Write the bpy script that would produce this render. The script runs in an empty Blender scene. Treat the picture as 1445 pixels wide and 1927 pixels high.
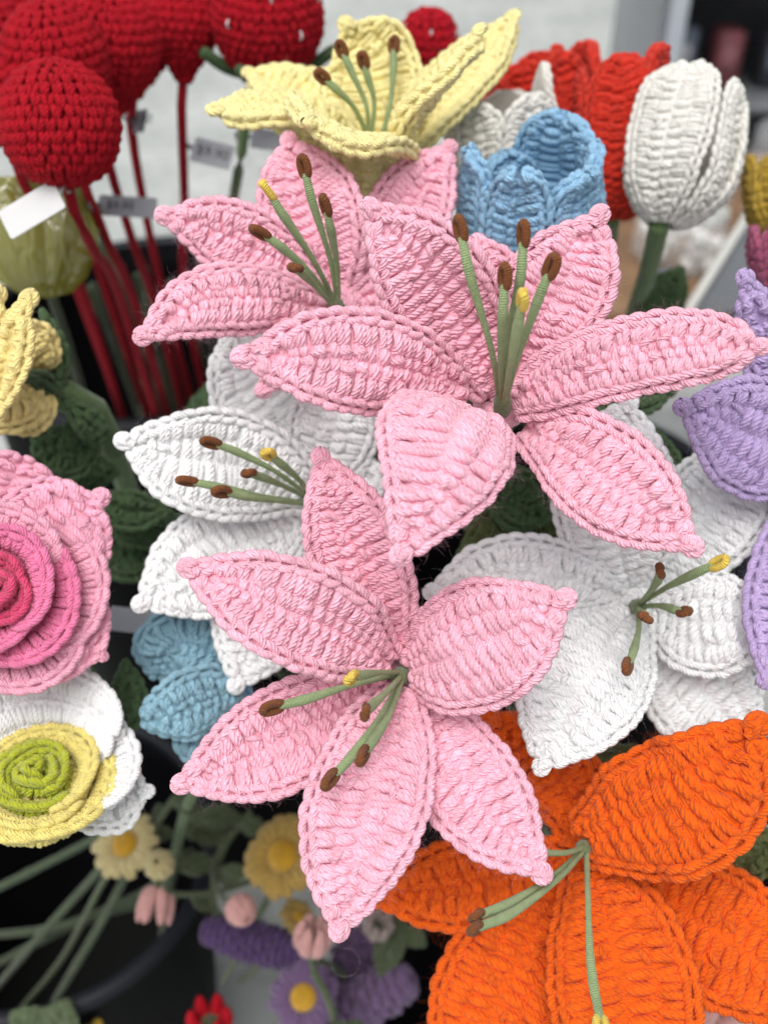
import bpy, math
import numpy as np
from mathutils import Vector, Matrix

rng = np.random.default_rng(11)
SC = bpy.context.scene
COL = SC.collection

# ------------------------------------------------------------------ camera
PITCH = math.radians(40.0)          # the camera looks down on the display
CAM = np.array([0.0, 0.0, 1.15])
FPX = 2000.0                        # focal length in photo pixels (1445 wide)
cd = bpy.data.cameras.new("camera")
cam = bpy.data.objects.new("camera", cd)
COL.objects.link(cam)
cam.location = CAM
cam.rotation_euler = (math.pi / 2 - PITCH, 0, 0)
cd.sensor_fit = 'HORIZONTAL'
cd.sensor_width = 36.0
cd.lens = 36.0 * FPX / 1445.0
cd.clip_start = 0.02
cd.clip_end = 200.0
cd.dof.use_dof = True
cd.dof.focus_distance = 0.385
cd.dof.aperture_fstop = 9.0
SC.camera = cam

# ------------------------------------------------------------------ daylight
SUN_EL, SUN_AZ = math.radians(68), math.radians(200)   # high, a little behind the camera
world = bpy.data.worlds.new("World")
SC.world = world
world.use_nodes = True
wn, wl = world.node_tree.nodes, world.node_tree.links
bg = wn["Background"]
sky = wn.new("ShaderNodeTexSky")
sky.sky_type = 'NISHITA'
sky.sun_disc = False
sky.sun_elevation = SUN_EL
sky.sun_rotation = SUN_AZ
sky.dust_density = 3.0
hs = wn.new("ShaderNodeHueSaturation")                  # overcast: nearly white sky
hs.inputs["Saturation"].default_value = 0.22
wl.new(sky.outputs[0], hs.inputs["Color"])
wl.new(hs.outputs[0], bg.inputs["Color"])
bg.inputs["Strength"].default_value = 0.095
sl = bpy.data.lights.new("sun", 'SUN')
sl.energy = 1.5
sl.angle = math.radians(45)
sl.color = (1.0, 0.975, 0.94)
sun = bpy.data.objects.new("sun", sl)
COL.objects.link(sun)
sdir = Vector((math.sin(SUN_AZ) * math.cos(SUN_EL), math.cos(SUN_AZ) * math.cos(SUN_EL), math.sin(SUN_EL)))
sun.rotation_euler = sdir.to_track_quat('Z', 'Y').to_euler()
sun.location = (0, 0, 4)

SC.view_settings.view_transform = 'Standard'
SC.view_settings.look = 'None'
SC.view_settings.gamma = 1.0
SC.view_settings.exposure = 0.66
SC.cycles.use_denoising = True
SC.cycles.max_bounces = 8
SC.cycles.diffuse_bounces = 6
SC.cycles.use_adaptive_sampling = True
SC.cycles.adaptive_threshold = 0.03
SC.cycles.caustics_reflective = False
SC.cycles.caustics_refractive = False
SC.cycles.transparent_max_bounces = 12

# ------------------------------------------------------------------ frames
sP, cP = math.sin(PITCH), math.cos(PITCH)
RC = np.array([[1, 0, 0], [0, sP, -cP], [0, cP, sP]])    # camera axes as columns


def K(px, py, d):
    """photo pixel at distance d -> point in the camera's own axes"""
    return np.array([(px - 722.5) * d / FPX, -(py - 963.5) * d / FPX, -d])


def to_world(v):
    return np.asarray(v) @ RC.T + CAM


def to_cam(v):
    return (np.asarray(v) - CAM) @ RC


UPC = RC.T @ np.array([0, 0, 1.0])                       # world up in camera axes


def unit(v):
    return v / (np.linalg.norm(v, axis=-1, keepdims=True) + 1e-12)


# ------------------------------------------------------------------ materials
MATS = {}


def new_mat(name):
    m = bpy.data.materials.new(name)
    m.use_nodes = True
    return m, m.node_tree.nodes, m.node_tree.links, m.node_tree.nodes["Principled BSDF"]


def yarn(name, rgb, twist=(2.0, 6.0), depth=0.0006, sheen=0.45, var=0.13, rough=0.85, sss=0.0):
    """twisted plied yarn: UV u runs along the strand, v around it"""
    if name in MATS:
        return MATS[name]
    m, n, l, b = new_mat(name)
    uv = n.new("ShaderNodeUVMap")
    sep = n.new("ShaderNodeSeparateXYZ")
    l.new(uv.outputs[0], sep.inputs[0])

    def math_(op, a, bb):
        q = n.new("ShaderNodeMath")
        q.operation = op
        for i, x in enumerate((a, bb)):
            if x is None:
                continue
            if isinstance(x, (int, float)):
                q.inputs[i].default_value = x
            else:
                l.new(x, q.inputs[i])
        return q.outputs[0]
    ns = n.new("ShaderNodeTexNoise")
    ns.inputs["Scale"].default_value = 900.0
    ns.inputs["Detail"].default_value = 3.0
    geo = n.new("ShaderNodeTexCoord")
    l.new(geo.outputs["Object"], ns.inputs["Vector"])
    ph = math_('ADD', math_('MULTIPLY', sep.outputs[0], twist[0] * 2 * math.pi),
               math_('MULTIPLY', sep.outputs[1], twist[1] * 2 * math.pi))
    ph = math_('ADD', ph, math_('MULTIPLY', ns.outputs[0], 2.5))
    wave = math_('SINE', ph, None)
    hgt = math_('ADD', math_('MULTIPLY', wave, 0.5), math_('MULTIPLY', ns.outputs[0], 0.9))
    bp = n.new("ShaderNodeBump")
    bp.inputs["Strength"].default_value = 0.75
    bp.inputs["Distance"].default_value = depth
    l.new(hgt, bp.inputs["Height"])
    l.new(bp.outputs[0], b.inputs["Normal"])
    n2 = n.new("ShaderNodeTexNoise")
    n2.inputs["Scale"].default_value = 160.0
    n2.inputs["Detail"].default_value = 4.0
    l.new(geo.outputs["Object"], n2.inputs["Vector"])
    hsv = n.new("ShaderNodeHueSaturation")
    hsv.inputs["Color"].default_value = (*rgb, 1)
    mr = n.new("ShaderNodeMapRange")
    mr.inputs[1].default_value = 0.3
    mr.inputs[2].default_value = 0.7
    mr.inputs[3].default_value = 1.0 - var
    mr.inputs[4].default_value = 1.0 + var
    l.new(n2.outputs[0], mr.inputs[0])
    n3 = n.new("ShaderNodeTexNoise")                    # fibre-scale flecks along the strand
    n3.inputs["Scale"].default_value = 1400.0
    n3.inputs["Detail"].default_value = 2.0
    l.new(geo.outputs["Object"], n3.inputs["Vector"])
    m3 = n.new("ShaderNodeMapRange")
    m3.inputs[1].default_value = 0.3
    m3.inputs[2].default_value = 0.7
    m3.inputs[3].default_value = 1.0 - var * .8
    m3.inputs[4].default_value = 1.0 + var * .8
    l.new(n3.outputs[0], m3.inputs[0])
    l.new(math_('MULTIPLY', mr.outputs[0], m3.outputs[0]), hsv.inputs["Value"])
    l.new(hsv.outputs[0], b.inputs["Base Color"])
    b.inputs["Roughness"].default_value = rough
    b.inputs["Specular IOR Level"].default_value = 0.25
    b.inputs["Subsurface Weight"].default_value = sss
    b.inputs["Subsurface Radius"].default_value = (1.0, .8, .8)
    b.inputs["Subsurface Scale"].default_value = .0007
    b.inputs["Sheen Weight"].default_value = sheen
    b.inputs["Sheen Roughness"].default_value = 0.5
    b.inputs["Sheen Tint"].default_value = (*[min(1, 0.5 + 0.5 * c) for c in rgb], 1)
    MATS[name] = m
    return m


def plain(name, rgb, rough=0.6, spec=0.4, noise=0.0, scale=40.0, bump=0.0, coords="Object"):
    if name in MATS:
        return MATS[name]
    m, n, l, b = new_mat(name)
    b.inputs["Base Color"].default_value = (*rgb, 1)
    b.inputs["Roughness"].default_value = rough
    b.inputs["Specular IOR Level"].default_value = spec
    if noise or bump:
        tc = n.new("ShaderNodeTexCoord")
        ns = n.new("ShaderNodeTexNoise")
        ns.inputs["Scale"].default_value = scale
        ns.inputs["Detail"].default_value = 6
        l.new(tc.outputs[coords], ns.inputs["Vector"])
        hsv = n.new("ShaderNodeHueSaturation")
        hsv.inputs["Color"].default_value = (*rgb, 1)
        mr = n.new("ShaderNodeMapRange")
        mr.inputs[1].default_value = 0.3
        mr.inputs[2].default_value = 0.7
        mr.inputs[3].default_value = 1 - noise
        mr.inputs[4].default_value = 1 + noise
        l.new(ns.outputs[0], mr.inputs[0])
        l.new(mr.outputs[0], hsv.inputs["Value"])
        l.new(hsv.outputs[0], b.inputs["Base Color"])
        if bump:
            bp = n.new("ShaderNodeBump")
            bp.inputs["Strength"].default_value = 0.5
            bp.inputs["Distance"].default_value = bump
            l.new(ns.outputs[0], bp.inputs["Height"])
            l.new(bp.outputs[0], b.inputs["Normal"])
    MATS[name] = m
    return m


# ------------------------------------------------------------------ objects
def thing(name, label, cat, base_cam, group=None):
    """an Empty at the thing's base; base is given in camera axes"""
    o = bpy.data.objects.new(name, None)
    o.empty_display_size = 0.01
    o.location = to_world(base_cam)
    o["label"] = label
    o["category"] = cat
    if group:
        o["group"] = group
    COL.objects.link(o)
    return o


def root_of(o):
    while o.parent:
        o = o.parent
    return o


class MB:
    """collects quads; build() links them as one mesh object"""

    def __init__(self):
        self.v, self.q, self.uv, self.n = [], [], [], 0

    def add(self, verts, quads, uv=None):
        verts = np.asarray(verts, float).reshape(-1, 3)
        quads = np.asarray(quads, int).reshape(-1, 4)
        self.v.append(verts)
        self.q.append(quads + self.n)
        self.uv.append(np.zeros((len(quads), 4, 2)) if uv is None else np.asarray(uv, float).reshape(-1, 4, 2))
        self.n += len(verts)

    def tubes(self, pts, up, rad, sides=6, caps=False):
        """pts (K,M,3), up (K,M,3), rad (K,M) or scalar"""
        pts = np.asarray(pts, float)
        Kn, M, _ = pts.shape
        if Kn == 0:
            return
        rad = np.broadcast_to(np.asarray(rad, float), (Kn, M))
        if caps:                                   # rounded closed ends
            T0 = unit(pts[:, 0] - pts[:, 1])
            T1 = unit(pts[:, -1] - pts[:, -2])
            r0, r1 = rad[:, :1], rad[:, -1:]
            pts = np.concatenate([(pts[:, 0] + T0 * r0 * .8)[:, None], (pts[:, 0] + T0 * r0 * .5)[:, None], pts,
                                  (pts[:, -1] + T1 * r1 * .5)[:, None], (pts[:, -1] + T1 * r1 * .8)[:, None]], 1)
            up = np.concatenate([up[:, :1], up[:, :1], np.broadcast_to(up, (Kn, M, 3)), up[:, -1:], up[:, -1:]], 1)
            rad = np.concatenate([r0 * .08, r0 * .8, rad, r1 * .8, r1 * .08], 1)
            M += 4
        up = np.broadcast_to(np.asarray(up, float), (Kn, M, 3))
        T = unit(np.gradient(pts, axis=1))
        b = unit(np.cross(T, up))
        nn = np.cross(b, T)
        th = np.arange(sides) * 2 * math.pi / sides
        ring = (np.cos(th)[None, None, :, None] * b[:, :, None, :] + np.sin(th)[None, None, :, None] * nn[:, :, None, :])
        V = pts[:, :, None, :] + rad[:, :, None, None] * ring
        seg = np.linalg.norm(np.diff(pts, axis=1), axis=2)
        u = np.concatenate([np.zeros((Kn, 1)), np.cumsum(seg, 1)], 1) / (2 * np.mean(rad, 1, keepdims=True) + 1e-9)
        u = u + rng.random((Kn, 1))
        idx = np.arange(Kn * M * sides).reshape(Kn, M, sides)
        a = idx[:, :-1, :]
        d = idx[:, 1:, :]
        q = np.stack([a, np.roll(a, -1, 2), np.roll(d, -1, 2), d], -1)
        vv0 = np.broadcast_to((np.arange(sides) / sides)[None, None, :], (Kn, M - 1, sides))
        vv1 = vv0 + 1.0 / sides
        ua = np.broadcast_to(u[:, :-1, None], (Kn, M - 1, sides))
        ub = np.broadcast_to(u[:, 1:, None], (Kn, M - 1, sides))
        uv = np.stack([np.stack([ua, vv0], -1), np.stack([ua, vv1], -1), np.stack([ub, vv1], -1), np.stack([ub, vv0], -1)], -2)
        self.add(V, q, uv)

    def tube(self, pts, rad, sides=8, up=(0.2, 0.3, 1), caps=True):
        pts = np.asarray(pts, float)
        rad = np.broadcast_to(np.asarray(rad, float), (len(pts),))
        self.tubes(pts[None], np.broadcast_to(np.array(up, float), (1, len(pts), 3)), rad[None], sides, caps)

    def grid(self, V, closed_u=False, closed_v=False):
        """V (A,B,3)"""
        A, B, _ = V.shape
        idx = np.arange(A * B).reshape(A, B)
        if closed_u:
            idx = np.concatenate([idx, idx[:1]], 0)
        if closed_v:
            idx = np.concatenate([idx, idx[:, :1]], 1)
        q = np.stack([idx[:-1, :-1], idx[1:, :-1], idx[1:, 1:], idx[:-1, 1:]], -1)
        a, b = q.shape[:2]
        U, W = np.meshgrid(np.arange(a) / a, np.arange(b) / b, indexing='ij')
        uv = np.stack([np.stack([U, W], -1), np.stack([U + 1 / a, W], -1), np.stack([U + 1 / a, W + 1 / b], -1), np.stack([U, W + 1 / b], -1)], -2)
        self.add(V, q, uv * np.array([40.0, 1.0]))

    def build(self, name, mat, parent, kind=None, label=None, smooth=True, world=False):
        """vertices are in camera axes unless world=True"""
        if not self.v:
            return None
        v = np.concatenate(self.v)
        q = np.concatenate(self.q)
        uv = np.concatenate(self.uv)
        if not world:
            v = to_world(v)
        if parent is not None:
            v = v - np.array(root_of(parent).location)
        me = bpy.data.meshes.new(name)
        me.vertices.add(len(v))
        me.vertices.foreach_set("co", v.astype(np.float32).ravel())
        me.loops.add(q.size)
        me.loops.foreach_set("vertex_index", q.astype(np.int32).ravel())
        me.polygons.add(len(q))
        me.polygons.foreach_set("loop_start", np.arange(0, q.size, 4, dtype=np.int32))
        me.polygons.foreach_set("use_smooth", np.full(len(q), smooth))
        ul = me.uv_layers.new(name="UVMap")
        ul.data.foreach_set("uv", uv.astype(np.float32).ravel())
        me.update(calc_edges=True)
        me.validate()
        me.materials.append(mat)
        o = bpy.data.objects.new(name, me)
        if parent is not None:
            o.parent = parent
        if kind:
            o["kind"] = kind
        if label:
            o["label"] = label
        COL.objects.link(o)
        return o


def catmull(P, n):
    """smooth dense curve through P, sampled evenly by length"""
    P = np.asarray(P, float)
    Q = np.vstack([2 * P[0] - P[1], P, 2 * P[-1] - P[-2]])
    out = []
    for i in range(len(P) - 1):
        t = np.linspace(0, 1, 40, endpoint=False)[:, None]
        p0, p1, p2, p3 = Q[i:i + 4]
        out.append(0.5 * (2 * p1 + (p2 - p0) * t + (2 * p0 - 5 * p1 + 4 * p2 - p3) * t ** 2 + (3 * p1 - p0 - 3 * p2 + p3) * t ** 3))
    out.append(P[-1:])
    C = np.concatenate(out)
    L = np.concatenate([[0], np.cumsum(np.linalg.norm(np.diff(C, axis=0), axis=1))])
    s = np.linspace(0, L[-1], n)
    return np.stack([np.interp(s, L, C[:, k]) for k in range(3)], 1), L[-1]
# ------------------------------------------------------------------ crochet
PROF = {
    'lily': ([0, .12, .3, .5, .66, .8, .9, .96, 1], [.40, .58, .88, 1.0, .96, .78, .53, .35, .21]),
    'wide': ([0, .12, .3, .5, .7, .84, .93, .98, 1], [.55, .80, .96, 1.0, .97, .84, .60, .36, .18]),
    'tulip': ([0, .1, .25, .5, .7, .84, .93, .98, 1], [.30, .55, .82, 1.0, .98, .86, .64, .36, .16]),
    'heart': ([0, .12, .25, .42, .55, .74, .88, .95, 1], [.36, .58, .82, .98, 1.0, .78, .48, .31, .19]),
    'leaf': ([0, .15, .35, .55, .75, .9, 1], [.15, .55, .92, 1.0, .78, .40, .08]),
    'round': ([0, .1, .3, .5, .7, .85, .95, 1], [.35, .65, .95, 1.0, .97, .82, .55, .2]),
}


class Sheet:
    """a bent petal: (s along the midrib 0..1, y metres across, h metres off the face) -> camera axes"""

    def __init__(self, mids, hw, roll=0, cup=0.3, crease=0.0, ruf=0.0, nhint=None, side=None, prof='lily', bumps=1.0, hwpx=True):
        P = np.array([K(*m) for m in mids]) if hwpx else np.array(mids, float)
        n = 160
        self.C, self.L = catmull(P, n)
        self.S = np.linspace(0, 1, n)
        T = unit(np.gradient(self.C, axis=0))
        dm = np.mean(-self.C[:, 2])
        self.W = hw * dm / FPX if hwpx else hw
        if side is not None:
            sd = np.broadcast_to(np.asarray(side, float), T.shape)
            Sd = unit(sd - T * np.sum(sd * T, 1, keepdims=True))
        else:
            V = unit(-self.C) if nhint is None else np.broadcast_to(np.asarray(nhint, float), T.shape)
            Sd = unit(np.cross(T, V))
        N = np.cross(Sd, T)
        r = np.radians(np.interp(self.S, np.linspace(0, 1, np.size(roll)), np.atleast_1d(roll)))[:, None]
        self.Sd = Sd * np.cos(r) + N * np.sin(r)
        self.N = np.cross(self.Sd, T)
        self.T = T
        self.w_s, self.w_v = PROF[prof]
        self.kap = cup / self.W
        self.crease, self.ruf = crease, ruf
        self.ph = rng.random(8) * 6.28
        self.fr = rng.uniform(.7, 1.4, 8)
        self.bumps = bumps
        # smooth width profile
        ss = np.linspace(0, 1, 160)
        wv = np.interp(ss, self.w_s, self.w_v)
        k = np.hanning(13); k /= k.sum()
        wp = np.convolve(np.pad(wv, 6, mode='edge'), k, 'valid')
        wp[-8:] = wv[-8:]
        self.wv = wp * self.W

    def w(self, s):
        return np.interp(s, self.S, self.wv)

    def _i(self, A, s):
        return np.stack([np.interp(s, self.S, A[:, k]) for k in range(3)], -1)

    def at(self, s, y, h):
        s, y, h = np.broadcast_arrays(np.asarray(s, float), y, h)
        sc = np.clip(s, 0, 1)
        C, Sd, N, T = self._i(self.C, sc), self._i(self.Sd, sc), self._i(self.N, sc), self._i(self.T, sc)
        C = C + T * ((s - sc) * self.L)[..., None]
        k = self.kap
        if abs(k) > 1e-6:
            a = k * y
            lat, up = np.sin(a) / k, (1 - np.cos(a)) / k
            nn = N * np.cos(a)[..., None] - Sd * np.sin(a)[..., None]
        else:
            lat, up, nn = y, 0 * y, N
        W = self.W
        v = y / W
        f, p = self.fr, self.ph
        up = up + self.crease * W * (np.sqrt(v * v + .03) - .17)
        up = up + self.ruf * W * v * v * np.sin(6.28 * 1.6 * f[0] * s + p[0] + np.sign(v) * p[1])
        up = up + self.bumps * .0007 * (np.sin(9 * f[1] * s + 3 * v + p[2]) + np.sin(15 * f[2] * s - 5 * v + p[3]) * .6)
        return C + Sd * lat[..., None] + N * up[..., None] + nn * h[..., None]

    def up(self, s, y, h):
        return unit(self.at(s, y, h + .001) - self.at(s, y, h))

    def edge_line(self, inset, step):
        """s positions evenly spaced along the outline (inset from the rim), base to tip"""
        ss = np.linspace(0, 1, 300)
        yy = np.maximum(self.w(ss) - inset, 0)
        pts = np.stack([ss * self.L, yy], 1)
        L = np.concatenate([[0], np.cumsum(np.linalg.norm(np.diff(pts, axis=0), axis=1))])
        m = max(3, int(round(L[-1] / step)))
        e = np.linspace(0, L[-1], m + 1)
        return e, lambda q: np.interp(q, L, ss), L[-1]


def put(mb, sh, s, y, h, r, sides, flip=1, lim=None):
    if lim is not None:                      # keep the row inside the outline near the tip
        k = int(np.argmax(sh.wv))
        tab = np.minimum.accumulate(sh.wv[k:])
        s = np.minimum(s, np.interp(np.abs(y) + lim, tab[::-1], sh.S[k:][::-1]))
    h = h * flip
    P = sh.at(s, y, h)
    mb.tubes(P, sh.up(s, y, h) * flip, r, sides)


def J(n, a):
    return rng.uniform(-a, a, (n, 1))


def stitch_rows(mb, sh, p, sides=6, M=6, flip=1, smin=0.02, smax=.97):
    """tall stitches either side of the spine and a round of short ones"""
    n = max(4, int(round(sh.L / p)))
    s0 = (np.arange(n) + .5) / n
    s0 = s0[(s0 > smin) & (s0 < smax)]
    r0 = .27 * p
    tau = np.linspace(0, 1, M)[None, :]
    arch = np.sin(math.pi * tau) ** .5
    for sg in (-1, 1):
        s = s0 + rng.uniform(-.14, .14, len(s0)) / n + (.3 / n if sg > 0 else 0)
        w = sh.w(s)
        yb = np.maximum(w - 1.40 * p, .45 * w)                 # where the rim braid begins
        ysc = np.maximum(yb - 1.35 * p, .45 * yb)              # where the short stitches begin
        ysc = ysc * (1 + rng.uniform(-.05, .05, len(ysc)))
        rows = [(np.full_like(w, .04 * p), ysc)]
        big = (ysc > 3.1 * p)
        if big.any():
            mid = ysc * rng.uniform(.44, .56, len(ysc))
            rows = [(np.full_like(w, .04 * p), np.where(big, mid, ysc)), (np.where(big, mid, ysc), ysc)]
        fan = (.15 + 1.6 * s ** 4)[:, None] * p / sh.L
        for (ya, yc) in rows:
            ok = (yc - ya) > .45 * p
            if not ok.any():
                continue
            a, c, ss, fn = ya[ok][:, None], yc[ok][:, None], s[ok][:, None], fan[ok]
            m = len(a)
            lean = J(m, .20) + .28 * sg * (1 if flip > 0 else -1)
            hj = J(m, .25)
            kind = rng.random((m, 1))
            fat = kind < .74
            # one plump loop, or a pair of strands lying side by side
            for q in (-1, 1):
                sel = np.where(fat[:, 0], q < 0, True)
                off = np.where(fat, 0.0, .25 * q)
                y = a + (c - a) * (tau * 1.06 - .03) + J(m, .07) * p * arch
                x = off * (arch * .4 + .6 * (1 - .5 * tau)) + lean * (tau - .5) + J(m, .05)
                f = y / np.maximum(sh.w(ss), 1e-4)
                rr = np.where(fat, 1.80, 1.22) * r0 * (1 + J(m, .1)) * (.60 + .42 * np.sin(math.pi * np.clip(tau * 1.02, 0, 1)) ** .7)
                h = np.where(fat, -.75, -.35) * r0 + r0 * (-.75 + (1.25 + hj + J(m, .15)) * arch)
                S, Y, H, R = np.broadcast_arrays(ss + x * p / sh.L + fn * f, sg * y, h, rr)
                put(mb, sh, S[sel], Y[sel], H[sel], R[sel], sides, flip, lim=.85 * p)
            # a wrap crossing over some of the tall stitches
            wr = np.where(rng.random(m) < .25)[0]
            if len(wr):
                y1 = a[wr] + (c - a)[wr] * rng.uniform(.45, .65, (len(wr), 1))
                y2 = y1 + .55 * p * np.where(rng.random((len(wr), 1)) < .5, 1, -.4)
                y = y1 + (y2 - y1) * tau
                x = (-.46 + .92 * tau) + .1
                f = y / np.maximum(sh.w(ss[wr]), 1e-4)
                put(mb, sh, ss[wr] + x * p / sh.L + fn[wr] * f, sg * y, r0 * (-.7 + 1.75 * arch), r0 * (1.0 + J(len(wr), .1)), sides, flip, lim=.85 * p)
        # short stitches: plump little Vs
        ok = (yb - ysc) > .3 * p
        a, c, ss, fn = ysc[ok][:, None], yb[ok][:, None], s[ok][:, None], fan[ok]
        m = len(a)
        hj = J(m, .3)
        for q in (-1, 1):
            y = a + (c - a) * (tau * 1.15 - .08) + (J(m, .10) * p if q > 0 else 0)
            x = q * (.12 + .16 * tau) + J(m, .07) + .15
            f = y / np.maximum(sh.w(ss), 1e-4)
            h = r0 * (-.9 + (1.65 + hj) * arch + .22 * q)
            put(mb, sh, ss + x * p / sh.L + fn * f, sg * y, h, r0 * (1.28 + J(m, .15)), sides, flip, lim=.85 * p)


def edge_braid(mb, sh, p, sides=6, M=8, flip=1, ends=True):
    """the chain that runs round the rim, set in square to the outline"""
    r0 = .33 * p
    tau = np.linspace(0, 1, M)[None, :]
    bul = np.sin(math.pi * tau) ** .8
    x = np.linspace(0, sh.L, 400)
    y = sh.w(x / sh.L)
    k = np.hanning(25); k /= k.sum()
    L = np.concatenate([[0], np.cumsum(np.hypot(np.diff(x), np.diff(y)))])
    q_ = np.linspace(0, L[-1], 400)
    x, y = np.interp(q_, L, x), np.interp(q_, L, y)
    tx, ty = np.gradient(x), np.gradient(y)
    tx = np.convolve(np.pad(tx, 12, mode='edge'), k, 'valid')
    ty = np.convolve(np.pad(ty, 12, mode='edge'), k, 'valid')
    ln = np.hypot(tx, ty)
    tx, ty = tx / ln, ty / ln
    Lt = L[-1]
    m = max(3, int(round(Lt / (1.22 * p))))
    for sg in (-1, 1):
        e = np.linspace(0, Lt, m + 1)[:-1] + rng.uniform(-.1, .1, m) * p
        for q in (-1, 1):
            ee = np.clip(e[:, None] + (-.16 + 1.75 * tau) * p, 0, Lt)
            inset = .72 * p - q * p * (.12 + .30 * bul) - q * .10 * p * (tau - .5) + J(m, .05) * p
            X, Y = np.interp(ee, q_, x), np.interp(ee, q_, y)
            TX, TY = np.interp(ee, q_, tx), np.interp(ee, q_, ty)
            xs = X + inset * TY
            ys = np.maximum(Y - inset * TX, .05 * p)
            h = r0 * (-.30 + .90 * bul + .75 * (.5 - tau)) - (r0 * .30 if q > 0 else 0) + J(m, .18) * r0
            put(mb, sh, xs / sh.L, sg * ys, h, r0 * (.80 + .26 * bul) * (1 + J(m, .1)), sides, flip)


def tip_knob(mb, sh, p, size=1.0, sides=7):
    size = size * rng.uniform(1.0, 1.18)
    tw = rng.uniform(-.5, .5)
    C, T, Sd, N = sh.C[-1], sh.T[-1], sh.Sd[-1], sh.N[-1]
    p = p * size
    c = C + T * .30 * p + N * .05 * p
    th = np.linspace(0, 2 * math.pi, 15) + .4 + tw
    ring = c + .46 * p * (np.cos(th)[:, None] * T * 1.15 + np.sin(th)[:, None] * Sd * .98) + N * (.10 * p * np.sin(2 * th))[:, None]
    mb.tubes(ring[None], np.broadcast_to(N, (1, 15, 3)), .36 * p, sides)
    t = np.linspace(-1, 1, 7)[:, None]
    for a, o in ((.5 + tw, -.25), (-.6 + tw, .2)):
        d = T * math.cos(a) + Sd * math.sin(a)
        pts = c + d * t * .66 * p + Sd * o * .5 * p + N * (.42 * p * np.cos(t * 1.5))
        mb.tubes(pts[None], np.broadcast_to(N, (1, 7, 3)), .25 * p, sides)
    pts = C + T * (t * .6 * p) + N * .2 * p
    mb.tubes(pts[None], np.broadcast_to(N, (1, 7, 3)), .3 * p, sides)


def fabric_core(sh, p, top=-.05, bot=-.55):
    """the closed fabric sheet under the stitches"""
    mb = MB()
    ns = int(max(14, sh.L / p * 1.5))
    s = np.linspace(0, 1, ns)[:, None]
    th = np.linspace(0, 2 * math.pi, 28, endpoint=False)[None, :]
    y = np.cos(th) * np.maximum(sh.w(s) - .34 * p, .1 * p)
    hm, ha = (top + bot) / 2 * p, (top - bot) / 2 * p
    h = hm + ha * np.sign(np.sin(th)) * np.abs(np.sin(th)) ** .35
    V = sh.at(s, y, h)
    mb.grid(V, closed_v=True)
    return mb


PITCH_M = .0048


def fuzz(sh, p, n, flip=1):
    """stray fibres standing off the rim and the face"""
    mb = MB()
    s = rng.random(n) ** .8
    rim = rng.random(n) < .6
    w = sh.w(s)
    v = np.where(rim, rng.uniform(.93, 1.0, n), rng.uniform(0, .95, n)) * rng.choice([-1, 1], n)
    y = v * w
    L = rng.uniform(.2, .8, n) * p
    o = sh.at(s, y, np.full(n, .2 * p))
    nn = sh.up(s, y, np.full(n, 0.0))
    Sd = sh._i(sh.Sd, s) * np.sign(v)[:, None]
    d = unit(nn * rng.uniform(.2, 1, (n, 1)) + Sd * np.where(rim, 1.2, .0)[:, None] + rng.normal(0, .6, (n, 3)))
    c = rng.normal(0, .5, (n, 3))
    t = np.linspace(0, 1, 4)
    pts = o[:, None, :] + (d[:, None, :] * t[None, :, None] + c[:, None, :] * (t ** 2)[None, :, None]) * L[:, None, None]
    mb.tubes(pts, np.broadcast_to(np.array([.3, .2, 1.]), pts.shape), .000016, 3)
    return mb


def petal(root, mat, mids, hw, name="petal", p=PITCH_M, back=False, front=True, knob=True, sides=6, M=6, label=None, fz=520, knobsize=1.0, **kw):
    sh = Sheet(mids, hw, **kw)
    o = fabric_core(sh, p).build(name, mat, root, label=label)
    mb = MB()
    if front:
        stitch_rows(mb, sh, p, sides, M)
    if back:
        class Back:
            pass
        b = MB()
        stitch_rows(b, shifted(sh, .70 * p), p, 5, 5, flip=-1)
        b.build("back_stitches", mat, o, kind="stuff")
    if front:
        mb.build("stitches", mat, o, kind="stuff")
    eb = MB()
    edge_braid(eb, sh, p, sides)
    if back:
        edge_braid(eb, shifted(sh, .70 * p), p, 5, 6, flip=-1)
    if knob:
        tip_knob(eb, sh, p, knobsize)
    eb.build("edge_braid", mat, o)
    if fz:
        fuzz(sh, p, fz).build("fuzz", mat, o, kind="stuff")
    return sh


def shifted(sh, t):
    """the same sheet seen from behind: its face lies t metres behind"""
    import copy
    b = copy.copy(sh)
    b.at0 = sh.at
    b.at = lambda s, y, h: sh.at(s, y, np.asarray(h) - t)
    b.up = lambda s, y, h: sh.up(s, y, np.asarray(h) - t)
    return b


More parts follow.
